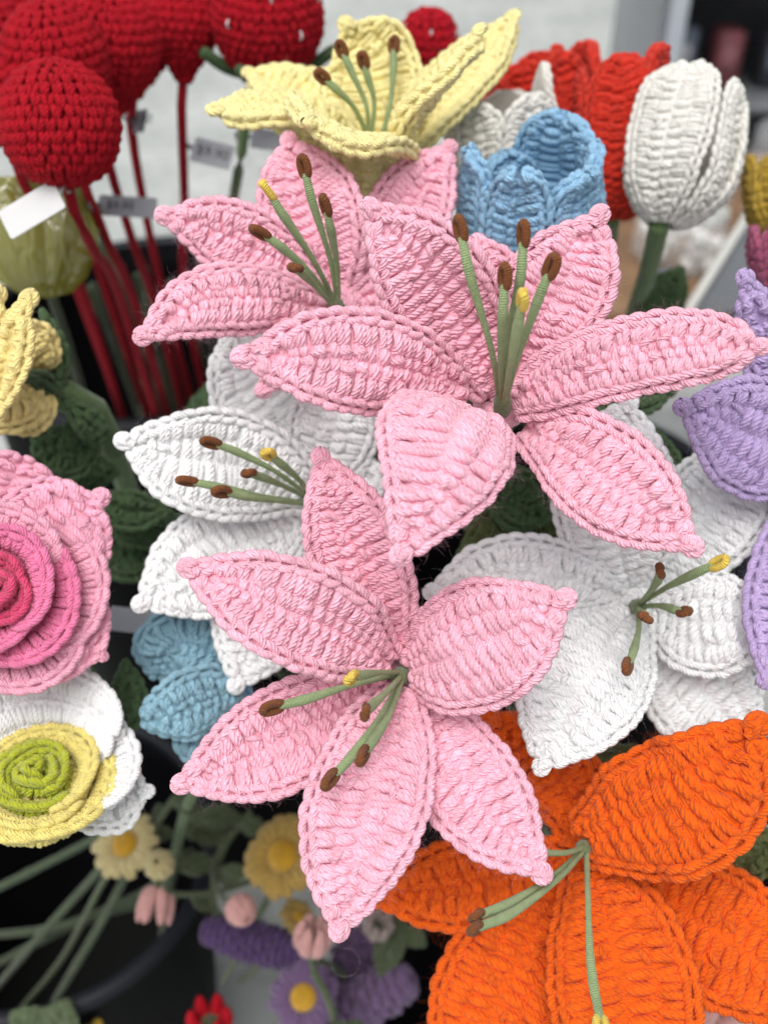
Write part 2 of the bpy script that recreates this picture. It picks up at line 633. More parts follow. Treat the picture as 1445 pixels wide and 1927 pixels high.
# ------------------------------------------------------------------ stamens
def stamen(root, pts, tipmat, filmat, r=(.00105, .00165), L=.0085, spin=0.0, name="stamen", spread=1.0):
    C, Ln = catmull([K(*q) for q in pts], 22)
    mb = MB()
    rad = np.interp(np.linspace(0, 1, 22), [0, .55, .86, 1], [r[0], r[0] * 1.1, r[1] * 1.15, r[1] * .95])
    mb.tube(C, rad, 8)
    o = mb.build(name, filmat, root)
    T = unit(C[-1] - C[-3])
    V = unit(-C[-1])
    S = unit(np.cross(T, V))
    N = np.cross(S, T)
    S, N = S * math.cos(spin) + N * math.sin(spin), N * math.cos(spin) - S * math.sin(spin)
    # a wrapped wire bent back on itself: a narrow open loop
    th = np.linspace(-.42 * math.pi, 2.38 * math.pi - .0, 34)
    th = np.linspace(0, 2 * math.pi, 30) + math.pi * .5
    a, b = L * .5, .00150 * spread
    sup = lambda x: np.sign(x) * np.abs(x) ** .8
    c = C[-1] + T * L * .40
    path = c + T * (a * sup(np.sin(th)))[:, None] * .82 + S * (b * sup(np.cos(th)))[:, None] + N * (.0007 * np.sin(th * 1.0 + 1))[:, None]
    path = path + N * np.linspace(-.0004, .0006, 30)[:, None]
    m2 = MB()
    m2.tube(path, .00152, 9, up=tuple(N))
    m2.build("anther" if name == "stamen" else "stigma", tipmat, o)
    return o
# ------------------------------------------------------------------ setting
def tagged(o, label, cat, group=None, kind=None):
    if label:
        o["label"] = label
    if cat:
        o["category"] = cat
    if group:
        o["group"] = group
    if kind:
        o["kind"] = kind
    return o


def box(mb, c, sx, sy, sz, rz=0.0, bev=0.0):
    """world box centred at c, lightly bevelled"""
    e = np.array([1, 1, 1.])
    h = np.array([sx, sy, sz]) / 2
    b = min(bev, h.min() * .9)
    prof = []
    lay = [(-h[2], b), (-h[2] + b, 0), (h[2] - b, 0), (h[2], b)] if b > 0 else [(-h[2], 0), (h[2], 0)]
    R = np.array([[math.cos(rz), -math.sin(rz), 0], [math.sin(rz), math.cos(rz), 0], [0, 0, 1]])
    rings = []
    for z, ins in lay:
        x, y = h[0] - ins, h[1] - ins
        if b > 0:
            q = b * .6
            pts = [(-x + q, -y), (x - q, -y), (x, -y + q), (x, y - q), (x - q, y), (-x + q, y), (-x, y - q), (-x, -y + q)]
        else:
            pts = [(-x, -y), (x, -y), (x, y), (-x, y)]
        rings.append([(px, py, z) for px, py in pts])
    V = np.array(rings) @ R.T + np.asarray(c)
    mb.grid(V, closed_v=True)
    n = V.shape[1]
    for ring, rev in ((V[0], True), (V[-1], False)):
        base = mb.n
        cc = ring.mean(0)
        vs = np.vstack([ring, cc])
        qs = []
        for i in range(0, n, 2):
            t = [i, (i + 1) % n, (i + 2) % n, n]
            qs.append(t[::-1] if rev else t)
        mb.add(vs, qs)


def lathe(mb, c, prof, n=48, axis=None):
    """prof: (radius, z) world lathe about vertical axis"""
    prof = np.asarray(prof, float)
    th = np.linspace(0, 2 * math.pi, n, endpoint=False)
    V = np.stack([prof[:, 0:1] * np.cos(th), prof[:, 0:1] * np.sin(th), np.broadcast_to(prof[:, 1:2], (len(prof), n))], -1) + np.asarray(c)
    mb.grid(V, closed_v=True)


# pale speckled paving
def paving_mat():
    m, n, l, b = new_mat("pale_paving")
    tc = n.new("ShaderNodeTexCoord")
    a = n.new("ShaderNodeTexNoise"); a.inputs["Scale"].default_value = 3.0; a.inputs["Detail"].default_value = 8
    v = n.new("ShaderNodeTexVoronoi"); v.inputs["Scale"].default_value = 60
    c = n.new("ShaderNodeTexNoise"); c.inputs["Scale"].default_value = 25.0; c.inputs["Detail"].default_value = 6
    for x in (a, v, c):
        l.new(tc.outputs["Object"], x.inputs["Vector"])
    r = n.new("ShaderNodeValToRGB")
    r.color_ramp.elements[0].position, r.color_ramp.elements[0].color = .3, (.34, .36, .35, 1)
    r.color_ramp.elements[1].position, r.color_ramp.elements[1].color = .72, (.50, .52, .50, 1)
    l.new(a.outputs[0], r.inputs[0])
    r2 = n.new("ShaderNodeValToRGB")
    r2.color_ramp.elements[0].position, r2.color_ramp.elements[0].color = .34, (.72, .72, .70, 1)
    r2.color_ramp.elements[1].position, r2.color_ramp.elements[1].color = .55, (1, 1, 1, 1)
    l.new(c.outputs[0], r2.inputs[0])
    mx = n.new("ShaderNodeMixRGB"); mx.blend_type = 'MULTIPLY'; mx.inputs[0].default_value = .8
    l.new(r.outputs[0], mx.inputs[1]); l.new(r2.outputs[0], mx.inputs[2])
    l.new(mx.outputs[0], b.inputs["Base Color"])
    b.inputs["Roughness"].default_value = .8
    bp = n.new("ShaderNodeBump"); bp.inputs["Distance"].default_value = .002; bp.inputs["Strength"].default_value = .4
    l.new(c.outputs[0], bp.inputs["Height"]); l.new(bp.outputs[0], b.inputs["Normal"])
    return m


mb = MB()
g = np.linspace(-30, 30, 13)
X, Y = np.meshgrid(g, g, indexing='ij')
mb.grid(np.stack([X, Y, np.zeros_like(X)], -1))
o = mb.build("ground", paving_mat(), None, world=True)
o["kind"] = "structure"

BLACK = plain("black_plastic", (.004, .004, .005), rough=.6, spec=.04, noise=.15, scale=30)
RIMB = plain("bucket_rim_plastic", (.010, .011, .015), rough=.45, spec=.2)  # lighter and bluer than the wall: rim highlight put into the colour
DARKIN = plain("dark_water", (.004, .005, .004), rough=.25)


def bucket(px, py, d, r, label):
    c = to_world(K(px, py, d))
    z = c[2]
    root = thing("flower_bucket", label, "bucket", to_cam(np.array([c[0], c[1], 0.0])), "black buckets under the bunch")
    o3 = (c[0], c[1], 0)
    mb = MB()
    prof = [(.002, .003), (r * .68, .003), (r * .70, .012), (r * .97, z - .02), (r * .985, z - .004), (r * .955, z - .004),
            (r * .94, z - .03), (r * .68, .03), (.002, .03)]
    lathe(mb, o3, prof)
    mb.build("wall", BLACK, root, world=True)
    mb = MB()
    a = np.linspace(0, 2 * math.pi, 9)
    lathe(mb, o3, [(r * .985 + .007 * math.cos(t), z - .003 + .006 * math.sin(t)) for t in a], 64)
    mb.build("rim", RIMB, root, world=True)
    mb = MB()
    lathe(mb, o3, [(.002, z * .45), (r * .77, z * .45)], 32)
    mb.build("water", DARKIN, root, world=True)
    return np.array(o3), r, z


BA = bucket(80, 1600, .80, .128, "black bucket at lower left with bare green stems crossing its mouth")
BB = bucket(300, 600, .90, .155, "black bucket at upper left holding the red stems")
BC = bucket(1020, 965, .86, .165, "black bucket hidden behind the two white lilies and pink ones")
BD = bucket(960, 1960, .80, .115, "black bucket at the bottom behind the orange lily")


BE = bucket(1620, 1610, .85, .122, "black bucket at the right edge behind the orange petals")


def inside(B, fx, fy, zf=.5):
    """a point inside a bucket, in camera axes"""
    o3, r, z = B
    return to_cam(np.array([o3[0] + fx * r * .7, o3[1] + fy * r * .7, z * zf]))


# ---- the stall behind at upper right
STEEL = plain("painted_white_metal", (.62, .66, .72), rough=.35, spec=.5, noise=.05, scale=8)
root = thing("door_post", "pale grey metal post standing behind the red and white tulips", "post", to_cam(to_world(K(1200, 190, 1.9)) * np.array([1, 1, 0])))
c = np.array(root.location)
mb = MB(); box(mb, c + np.array([-.012, 0, 1.1]), .055, .05, 2.2, 0, .006); mb.build("front_face", plain("grey_metal", (.36, .38, .40), .4, .4, .08, 10), root, world=True)
mb = MB(); box(mb, c + np.array([.040, -.006, 1.1]), .028, .06, 2.2, 0, .005); mb.build("edge_strip", STEEL, root, world=True)
mb = MB(); box(mb, c + np.array([.014, 0, .02]), .16, .12, .04, 0, .006); mb.build("foot", STEEL, root, world=True)


def cabinet():
    c = to_world(K(1420, 150, 2.2)) * np.array([1, 1, 0])
    root = thing("display_cabinet", "dark glass-fronted display cabinet blurred at the top right", "cabinet", to_cam(c))
    W = 1.0
    x0 = c + np.array([W / 2 - .20, .25, 0])
    wood = plain("charcoal_board", (.10, .10, .11), .5, .4, .2, 12)
    mb = MB(); box(mb, x0 + np.array([0, .2, .7]), W, .03, 1.4, 0, .004); mb.build("back_panel", wood, root, world=True)
    for xx in (-W / 2, W / 2):
        mb = MB(); box(mb, x0 + np.array([xx, 0, .7]), .03, .42, 1.4, 0, .004); mb.build("side_panel", plain("grey_metal", (.36, .38, .40)), root, world=True)
    for k, z in enumerate((.06, .34, .62, .90, 1.18)):
        mb = MB(); box(mb, x0 + np.array([0, 0, z]), W - .034, .38, .018, 0, .003); mb.build("shelf", plain("grey_board", (.16, .17, .18), .5, .4, .1, 9), root, world=True)
    return x0, W, root


x0, CW, CABINET = cabinet()
cols = [(.10, .12, .16), (.25, .07, .08), (.05, .05, .06), (.18, .20, .24), (.30, .16, .18), (.06, .09, .12), (.35, .35, .36), (.12, .06, .05)]
k = 0
for z in (.36, .64, .92):
    for xx in np.linspace(-.42, .0, 5):
        hgt = rng.uniform(.12, .2)
        wd = rng.uniform(.05, .085)
        nm = ["slate blue", "maroon", "black", "steel blue", "dull rose", "navy", "light grey", "dark brown"][k % 8]
        root = thing("boxed_item", "%s box on the %s cabinet shelf, %s from its left end" % (nm, {.36: "lowest", .64: "middle", .92: "upper"}[z], ["first", "second", "third", "fourth", "fifth"][k % 5]), "box",
                     to_cam(x0 + np.array([xx, -.06, z - .011])), "boxes on the cabinet shelves")
        mb = MB(); box(mb, x0 + np.array([xx, -.06, z - .010 + hgt / 2]), wd, .06, hgt, rng.uniform(-.2, .2), .006)
        mb.build("carton", plain("carton_%d" % (k % 8), cols[k % 8], .5, .5, .3, 30), root, world=True)
        mb = MB(); box(mb, x0 + np.array([xx, -.095, z - .010 + hgt * .55]), wd * .6, .004, hgt * .4, 0, .001)
        mb.build("front_label", plain("carton_label_%d" % (k % 3), [(.4, .4, .42), (.3, .12, .14), (.2, .25, .32)][k % 3], .4), root, world=True)
        k += 1


def table():
    top = to_world(K(1290, 470, 1.25))
    c = np.array([top[0], top[1], 0])
    root = thing("trestle_table", "low wooden table with bagged goods behind the white tulip stem", "table", to_cam(c))
    wood = plain("brown_wood", (.22, .13, .07), .55, .3, .25, 14)
    z = top[2]
    ct = c + np.array([.06, .08, 0])
    mb = MB(); box(mb, ct + np.array([0, 0, z - .015]), .62, .44, .03, 0, .004); mb.build("table_top", wood, root, world=True)
    for a in (-.28, .28):
        for b in (-.19, .19):
            mb = MB(); box(mb, ct + np.array([a, b, (z - .03) / 2]), .035, .035, z - .03, 0, .003); mb.build("leg", wood, root, world=True)
    return ct, z


tc_, tz = table()
CLEAR = None


def clear_mat(name, rgb, alpha=.5, rough=.12):
    if name in MATS:
        return MATS[name]
    m, n, l, b = new_mat(name)
    b.inputs["Base Color"].default_value = (*rgb, 1)
    b.inputs["Roughness"].default_value = rough
    b.inputs["Specular IOR Level"].default_value = .6
    b.inputs["Alpha"].default_value = alpha
    tc = n.new("ShaderNodeTexCoord")
    ns = n.new("ShaderNodeTexNoise"); ns.inputs["Scale"].default_value = 35; ns.inputs["Detail"].default_value = 4; ns.inputs["Distortion"].default_value = 1.5
    l.new(tc.outputs["Object"], ns.inputs["Vector"])
    bp = n.new("ShaderNodeBump"); bp.inputs["Distance"].default_value = .01; bp.inputs["Strength"].default_value = .8
    l.new(ns.outputs[0], bp.inputs["Height"]); l.new(bp.outputs[0], b.inputs["Normal"])
    mr = n.new("ShaderNodeMapRange"); mr.inputs[1].default_value = .35; mr.inputs[2].default_value = .65
    mr.inputs[3].default_value = alpha * .7; mr.inputs[4].default_value = min(1, alpha * 1.4)
    l.new(ns.outputs[0], mr.inputs[0]); l.new(mr.outputs[0], b.inputs["Alpha"])
    MATS[name] = m
    return m


def pillow(mb, c, sx, sy, sz, rz, seed):
    """a crumpled bag: puffed box with wavy skin"""
    r = np.random.default_rng(seed)
    ph = r.random(6) * 6
    u = np.linspace(-math.pi / 2, math.pi / 2, 14)[:, None]
    v = np.linspace(0, 2 * math.pi, 22, endpoint=False)[None, :]
    sgnp = lambda x, e: np.sign(x) * np.abs(x) ** e
    x = sgnp(np.cos(u), .5) * sgnp(np.cos(v), .6)
    y = sgnp(np.cos(u), .5) * sgnp(np.sin(v), .6)
    z = sgnp(np.sin(u), .7) + 0 * v
    k = 1 + .07 * np.sin(5 * v + ph[0] + 3 * u) + .05 * np.sin(9 * v + ph[1] - 5 * u)
    P = np.stack([x * k * sx / 2, y * k * sy / 2, z * sz / 2 * (1 + .05 * np.sin(4 * v + ph[2]))], -1)
    R = np.array([[math.cos(rz), -math.sin(rz), 0], [math.sin(rz), math.cos(rz), 0], [0, 0, 1]])
    mb.grid(P @ R.T + np.asarray(c), closed_v=True)


goods = [(-.20, -.10, .09, .07, (.80, .80, .78), "pearly white"), (-.08, -.12, .10, .07, (.75, .72, .70), "cream"), (-.15, .02, .08, .08, (.10, .22, .50), "blue"),
         (-.04, .0, .09, .09, (.55, .60, .55), "pale green"), (.06, -.02, .08, .06, (.55, .25, .08), "orange-brown"), (.10, .09, .09, .09, (.45, .38, .55), "mauve"),
         (-.24, .10, .08, .08, (.50, .12, .10), "red"), (.0, .12, .09, .10, (.10, .08, .07), "black"), (-.26, -.02, .07, .06, (.40, .36, .30), "tan")]
for i, (xx, yy, sx, sz, col, nm) in enumerate(goods):
    c = tc_ + np.array([xx, yy, tz])
    root = thing("goods_bag", "%s trinkets in a clear plastic bag on the wooden table" % nm, "bag", to_cam(c), "bagged goods on the table")
    mb = MB()
    for q in range(16):
        a, b_ = rng.uniform(-.38, .38, 2)
        mb2 = MB()
        pillow(mb, c + np.array([a * sx, b_ * .07, rng.uniform(.12, .75) * sz]), .018, .018, .016, 0, q)
    mb.build("trinkets", plain("trinket_" + nm, col, .3, .5, .2, 60), root, kind="stuff", world=True)
    mb = MB(); pillow(mb, c + np.array([0, 0, sz * .5]), sx, .075, sz, rng.uniform(-.5, .5), i)
    mb.build("clear_bag", clear_mat("clear_plastic", (.85, .88, .88), .25), root, world=True)

# a grey tray leaning with its pale rim towards the lilac lily
a, b_ = to_world(K(1420, 385, .95)), to_world(K(1285, 600, .90))
root = thing("grey_tray", "slate grey tray with a pale rim behind the lilac petal", "tray", to_cam((a + b_) / 2 * np.array([1, 1, 0])))
V = np.array([a, b_, b_ + (.35, .10, .02), a + (.35, .10, .02)])
t = np.array([0, .02, -.03])
mb = MB()
ring = np.stack([V + t * .12, V + t])
mb.grid(ring, closed_v=True)
mb.add(np.vstack([ring[0], ring[1]]), [[0, 1, 2, 3], [7, 6, 5, 4]])
mb.build("panel", plain("slate_board", (.11, .12, .13), .5, .4, .1, 12), root, world=True, smooth=False)
mb = MB()
mb.tube(to_cam(np.array([a, (a * 2 + b_) / 3, b_])), .0045, 8)
mb.build("rim", plain("pale_rim", (.50, .50, .47), .5), root)
mb = MB()
mid = (V[0] + V[1] + V[2] + V[3]) / 4
pts = np.array([[mid[0], mid[1], .0], [mid[0], mid[1], mid[2] * .5], [mid[0], mid[1], mid[2] - .03]])
mb.tube(to_cam(pts), .012, 10)
mb.build("stand", BLACK, root)
# ------------------------------------------------------------------ yarn colours
PINK = yarn("pink_yarn", (.95, .475, .59))
WHITE = yarn("white_yarn", (.91, .92, .92), sheen=.2, var=.05)
ORANGE = yarn("orange_yarn", (.78, .112, .003), sheen=.15)
YELLOW = yarn("pale_yellow_yarn", (.95, .84, .38))
LILAC = yarn("lilac_yarn", (.48, .36, .62))
BROWN = yarn("brown_thread", (.19, .062, .016), twist=(4.2, 1.0), depth=.0007, sheen=.2)
GOLD = yarn("yellow_thread", (.80, .58, .10), twist=(4.2, 1.0), depth=.0007, sheen=.2)
STEMG = yarn("sage_thread", (.27, .35, .17), twist=(3.0, 1.0), depth=.0004, sheen=.25)
LEAF = yarn("leaf_yarn", (.058, .105, .042), sheen=.2)


def lily(label, mat, base, petals, stamens, pistil, group, stem=None, defaults={}, stemr=.0028, hub=True):
    root = thing("crochet_lily", label, "crochet flower", K(*base), group)
    for q in petals:
        kw = dict(ruf=.06)
        kw.update(defaults)
        kw.update(q[2] if len(q) > 2 else {})
        petal(root, mat, q[0], q[1], **kw)
    # the closed throat where the petals are sewn together
    c = K(*base)
    ax = unit(-c) if 'nhint' not in defaults else np.array(defaults['nhint'])
    ux = unit(np.cross(ax, (0, 1, .1)))
    uy = np.cross(ax, ux)
    mb = MB()
    for j, (rr, hh) in enumerate(((.0095, -.004), (.0085, .001), (.0060, .0035), (.0032, .0042))):
        th = np.linspace(0, 2 * math.pi, 25)
        ring = c + ax * hh + rr * (np.cos(th)[:, None] * ux + np.sin(th)[:, None] * uy) + ax * (.0004 * np.sin(th * 7 + j))[:, None]
        mb.tubes(ring[None], np.broadcast_to(ax, (1, 25, 3)), .0022, 7)
    mb.build("throat", mat, root)
    for i, q in enumerate(stamens):
        stamen(root, q[0], BROWN, STEMG, **(q[1] if len(q) > 1 else {}))
    if stamens and hub:
        b0 = np.mean([K(*q[0][0]) for q in stamens], 0)
        b1 = np.mean([K(*q[0][1]) for q in stamens], 0)
        mb = MB()
        mb.tube(np.array([b0 + unit(b0 - b1) * .006, b0, b0 + unit(b1 - b0) * .003]), np.array([.0034, .0036, .0028]), 10)
        mb.build("stamen_hub", yarn("hub_thread", (.13, .17, .08), twist=(3.2, 1.0), depth=.0003), root)
    if pistil:
        stamen(root, pistil[0], GOLD, STEMG, name="pistil", **(pistil[1] if len(pistil) > 1 else {}))
    if stem:
        C, _ = catmull([K(*q) for q in stem], 16)
        mb = MB()
        mb.tube(C, stemr, 8)
        mb.build("stem", LEAFSTEM, root)
    return root


LEAFSTEM = yarn("stem_green", (.10, .16, .06), twist=(3.0, 1.0), depth=.0003)
GRP = "crochet lilies in the bunch"

# the large pink lily in the lower middle
lily("pink crochet lily in the lower middle, its six petals fully spread, stamens hanging down-left", PINK, (752, 1275, .425), [
    ([(750, 1250, .418), (693, 1100, .408), (642, 960, .402), (606, 868, .400)], 97, dict(cup=.25, crease=.10)),
    ([(738, 1292, .418), (620, 1345, .406), (485, 1415, .399), (350, 1472, .393)], 102, dict(cup=.15, crease=.12)),
    ([(772, 1300, .418), (835, 1410, .398), (930, 1540, .384), (1012, 1636, .379)], 102, dict(cup=-.2, crease=.10)),
    ([(737, 1252, .412), (640, 1190, .388), (505, 1132, .374), (362, 1072, .374)], 104, dict(cup=.35, crease=.06)),
    ([(755, 1290, .414), (722, 1410, .390), (668, 1590, .374), (640, 1742, .371)], 120, dict(cup=-.25, crease=.12)),
    ([(762, 1262, .414), (842, 1238, .386), (950, 1190, .370), (1056, 1132, .365)], 130, dict(cup=-.55, crease=.10)),
], [
    ([(752, 1268, .412), (660, 1290, .388), (580, 1315, .376), (530, 1328, .372)], dict(spin=.2)),
    ([(756, 1272, .412), (725, 1305, .380), (700, 1328, .362), (690, 1338, .352)], dict(spin=.4, L=.0075)),
    ([(758, 1275, .412), (735, 1340, .385), (705, 1390, .372), (690, 1412, .366)], dict(spin=.5)),
    ([(756, 1275, .412), (715, 1350, .388), (660, 1425, .375), (633, 1455, .37)], dict(spin=.3)),
], ([(752, 1266, .412), (715, 1266, .388), (685, 1270, .372), (668, 1274, .364)], dict(L=.008, spin=.3)), GRP,
    stem=[(755, 1278, .425), (740, 1300, .5), (700, 1250, .75), (690, 1200, 1.0)])

# the large pink lily above it
lily("pink crochet lily at upper right of centre with long stamens pointing up", PINK, (945, 752, .415), [
    ([(945, 700, .425), (925, 560, .424), (880, 445, .424)], 80, dict(cup=.2, knob=False)),
    ([(965, 722, .412), (1008, 615, .403), (1078, 500, .398), (1124, 412, .397)], 108, dict(cup=.25, crease=.06)),
    ([(935, 742, .408), (868, 605, .392), (778, 480, .377), (702, 398, .373)], 112, dict(cup=.30, crease=.10, roll=(0, 10, 0))),
    ([(985, 800, .410), (1090, 860, .388), (1205, 950, .372), (1295, 1022, .369)], 104, dict(cup=-.30, crease=.12)),
    ([(960, 756, .404), (1100, 692, .386), (1270, 654, .370), (1425, 652, .361)], 84, dict(cup=-.75, crease=.10, roll=(10, 12, 0), prof='wide', knobsize=.8)),
    ([(880, 728, .402), (740, 690, .377), (595, 672, .363), (468, 672, .362)], 104, dict(cup=-.45, crease=.08)),
    ([(905, 800, .402), (880, 766, .374), (856, 800, .352), (822, 900, .343), (758, 1036, .346)], 150,
     dict(cup=-.8, side=(-.9, .43, 0), prof='heart')),
], [
    ([(940, 755, .400), (925, 660, .375), (885, 520, .355), (870, 450, .352)], dict(spin=.4)),
    ([(947, 755, .400), (955, 640, .372), (978, 530, .350), (984, 460, .345)], dict(spin=.5)),
    ([(944, 757, .400), (942, 680, .372), (946, 590, .352), (949, 540, .348)], dict(spin=.5, spread=1.1)),
    ([(950, 757, .400), (975, 670, .370), (1010, 570, .350), (1030, 520, .345)], dict(spin=.1)),
], ([(948, 758, .398), (960, 690, .365), (975, 610, .345), (981, 578, .340)], dict(L=.007, spin=.6)), GRP,
    stem=[(945, 760, .415), (950, 830, .5), (900, 950, .75), (850, 1000, 1.0)])

# pink lily upper left
lily("pink crochet lily at upper left, tucked under the pale yellow lily", PINK, (635, 575, .46), [
    ([(662, 545, .462), (740, 440, .462), (800, 345, .466), (842, 282, .470)], 80, dict(cup=.2)),
    ([(652, 572, .458), (735, 545, .460), (840, 575, .464)], 48, dict(knob=False)),
    ([(632, 568, .460), (608, 470, .452), (568, 350, .452), (545, 270, .456)], 102, dict(cup=.3, crease=.08)),
    ([(605, 548, .456), (505, 480, .444), (395, 430, .438), (318, 408, .437)], 76, dict(cup=-.3, crease=.08)),
    ([(632, 592, .458), (575, 640, .440), (525, 695, .432), (500, 728, .436)], 62, dict(cup=-.4)),
    ([(618, 582, .454), (505, 560, .434), (380, 568, .420), (276, 628, .414)], 76, dict(cup=-.75, roll=-10)),
], [
    ([(636, 576, .45), (622, 490, .428), (588, 380, .41), (576, 330, .406)], dict(spin=.2)),
    ([(637, 576, .45), (634, 500, .428), (622, 430, .41), (616, 402, .406)], dict(spin=.6)),
    ([(630, 574, .45), (585, 515, .425), (530, 465, .41), (503, 446, .406)], dict(spin=.5)),
    ([(628, 576, .45), (595, 540, .425), (570, 515, .408), (560, 507, .402)], dict(spin=.5, L=.0065)),
], ([(634, 575, .45), (590, 490, .425), (530, 400, .405), (513, 372, .402)], dict(L=.008, spin=1.0)), GRP,
    stem=[(635, 580, .46), (630, 640, .55), (500, 800, .8), (450, 850, 1.0)])

# white lily left
lily("white crochet lily at left of centre, behind and between the pink lilies", WHITE, (600, 945, .485), [
    ([(592, 925, .482), (530, 800, .478), (470, 695, .478), (440, 620, .482)], 105, dict(cup=.2)),
    ([(620, 930, .484), (680, 905, .478), (730, 890, .478)], 52, dict(knob=False)),
    ([(600, 925, .480), (620, 840, .470), (640, 760, .466), (650, 700, .468)], 92, dict(cup=-.3)),
    ([(575, 970, .482), (530, 1080, .474), (480, 1200, .470), (447, 1282, .469)], 105, dict(cup=-.2)),
    ([(582, 962, .480), (470, 1020, .468), (355, 1082, .458), (272, 1132, .453)], 110, dict(cup=-.4, crease=.05)),
    ([(590, 930, .476), (475, 885, .458), (345, 862, .447), (240, 832, .443)], 108, dict(cup=.25, crease=.08)),
], [
    ([(585, 935, .47), (520, 888, .448), (450, 852, .436), (412, 838, .432)], dict(spin=.3)),
    ([(585, 940, .47), (535, 915, .446), (490, 897, .43), (474, 892, .424)], dict(spin=.5, L=.0062)),
    ([(590, 948, .47), (500, 935, .446), (420, 918, .433), (368, 908, .43)], dict(spin=.6)),
    ([(590, 950, .47), (520, 942, .44), (460, 934, .424), (430, 928, .418)], dict(spin=.2)),
], ([(588, 935, .47), (560, 900, .445), (525, 870, .43), (512, 860, .426)], dict(L=.0065)), GRP, defaults=dict(fz=160),
    stem=[(600, 950, .485), (600, 1000, .6), (560, 1050, .9)])

# white lily right
lily("white crochet lily at right, between the orange lily and the pink ones", WHITE, (1200, 1138, .465), [
    ([(1205, 1122, .470), (1290, 1020, .462), (1370, 920, .460), (1430, 820, .464)], 105, dict(cup=.2)),
    ([(1190, 1122, .466), (1165, 1020, .450), (1160, 880, .444), (1182, 765, .448)], 122, dict(cup=-.2)),
    ([(1185, 1130, .464), (1080, 1095, .454), (940, 1080, .448), (820, 1112, .448)], 80, dict(cup=-.3)),
    ([(1212, 1162, .466), (1290, 1260, .458), (1360, 1345, .453), (1425, 1400, .453)], 112, dict(cup=.1)),
    ([(1216, 1146, .460), (1300, 1168, .444), (1380, 1172, .437), (1450, 1168, .436)], 108, dict(cup=-.3)),
    ([(1190, 1148, .458), (1136, 1225, .432), (1074, 1328, .417), (1022, 1436, .412)], 126, dict(cup=-.3, crease=.05)),
], [
    ([(1203, 1138, .452), (1226, 1110, .42), (1240, 1088, .40), (1242, 1078, .395)], dict(spin=.6, L=.0055)),
    ([(1204, 1142, .452), (1240, 1140, .43), (1270, 1148, .415), (1280, 1150, .412)], dict(spin=.4, L=.0062)),
    ([(1200, 1144, .452), (1208, 1152, .42), (1212, 1158, .395), (1214, 1162, .388)], dict(spin=.5, L=.005)),
    ([(1198, 1144, .452), (1202, 1180, .43), (1192, 1225, .412), (1184, 1245, .407)], dict(spin=.4, L=.007)),
], ([(1203, 1138, .452), (1250, 1108, .42), (1310, 1078, .40), (1338, 1066, .396)], dict(L=.008, spin=.2)), GRP, defaults=dict(fz=160),
    stem=[(1200, 1145, .465), (1190, 1180, .6), (1100, 1150, .95)])

# orange lily
lily("bright orange crochet lily cut by the bottom right corner", ORANGE, (1098, 1600, .445), [
    ([(1090, 1582, .450), (1070, 1495, .450), (1010, 1422, .450), (930, 1355, .450)], 92, dict(cup=.2)),
    ([(1075, 1612, .448), (970, 1640, .442), (850, 1668, .442), (712, 1690, .444)], 88, dict(cup=-.2)),
    ([(1132, 1612, .444), (1250, 1690, .430), (1390, 1785, .418), (1560, 1895, .412)], 130, dict(cup=-.2)),
    ([(1082, 1632, .444), (1005, 1755, .434), (930, 1890, .427), (850, 2080, .422)], 128, dict(cup=-.25)),
    ([(1102, 1622, .438), (1142, 1730, .416), (1176, 1890, .402), (1195, 2120, .396)], 146, dict(cup=-.35, crease=.08)),
    ([(1085, 1584, .432), (1195, 1545, .408), (1315, 1496, .393), (1418, 1372, .388)], 136, dict(cup=-.45, crease=.05)),
], [
    ([(1096, 1598, .425), (1040, 1650, .395), (960, 1700, .372), (905, 1722, .362)], dict(spin=.6, L=.005)),
    ([(1100, 1600, .425), (1050, 1655, .392), (965, 1718, .368), (902, 1745, .357)], dict(spin=.6, L=.005)),
    ([(1098, 1596, .425), (1060, 1606, .40), (1000, 1602, .388), (930, 1590, .385)], dict(L=.006)),
], ([(1104, 1600, .425), (1106, 1690, .395), (1112, 1820, .372), (1128, 1915, .36)], dict(L=.008)), GRP, defaults=dict(p=.0056),
    stem=[(1098, 1605, .445), (1080, 1640, .6), (980, 1500, .95)])

# pale yellow lily at the top, seen from the side
UPY = unit(UPC + np.array([-.1, 0, .25]))
lily("pale yellow crochet lily at the top, opening upwards, seen from its side", YELLOW, (685, 335, .505), [
    ([(690, 325, .510), (790, 225, .522), (890, 115, .532), (962, 35, .538)], 82, dict(cup=.3, nhint=(-.45, .35, .8), back=True)),
    ([(685, 320, .510), (695, 200, .515), (690, 110, .515), (655, 52, .508)], 108, dict(cup=.5, prof='wide')),
    ([(680, 320, .510), (600, 215, .520), (530, 160, .530), (472, 138, .535)], 92, dict(cup=.3, nhint=UPY, back=True)),
    ([(680, 320, .505), (600, 225, .490), (500, 205, .475), (412, 207, .468)], 112, dict(cup=.2, nhint=UPY, back=True, roll=(0, -10, -8))),
    ([(690, 325, .505), (755, 245, .482), (835, 140, .466), (898, 66, .460)], 88, dict(cup=.4, nhint=(-.75, .55, .30), back=True, crease=.1)),
    ([(680, 335, .500), (672, 282, .474), (645, 240, .452), (585, 228, .432)], 128, dict(cup=.15, nhint=UPY, back=True, prof='wide', roll=(0, 8, 14))),
], [
    ([(690, 250, .50), (665, 200, .488), (630, 165, .48), (616, 152, .478)], dict(L=.0075)),
    ([(692, 250, .50), (690, 200, .492), (662, 135, .486), (648, 104, .484)], dict(L=.0075)),
    ([(700, 250, .50), (704, 190, .494), (692, 145, .489), (687, 126, .487)], dict(L=.0075)),
    ([(720, 250, .50), (735, 190, .500), (740, 130, .500), (741, 96, .50)], dict(L=.0075)),
], None, GRP, hub=False, defaults=dict(fz=120, ruf=.07), stem=[(685, 340, .505), (680, 400, .56), (600, 700, .9)])

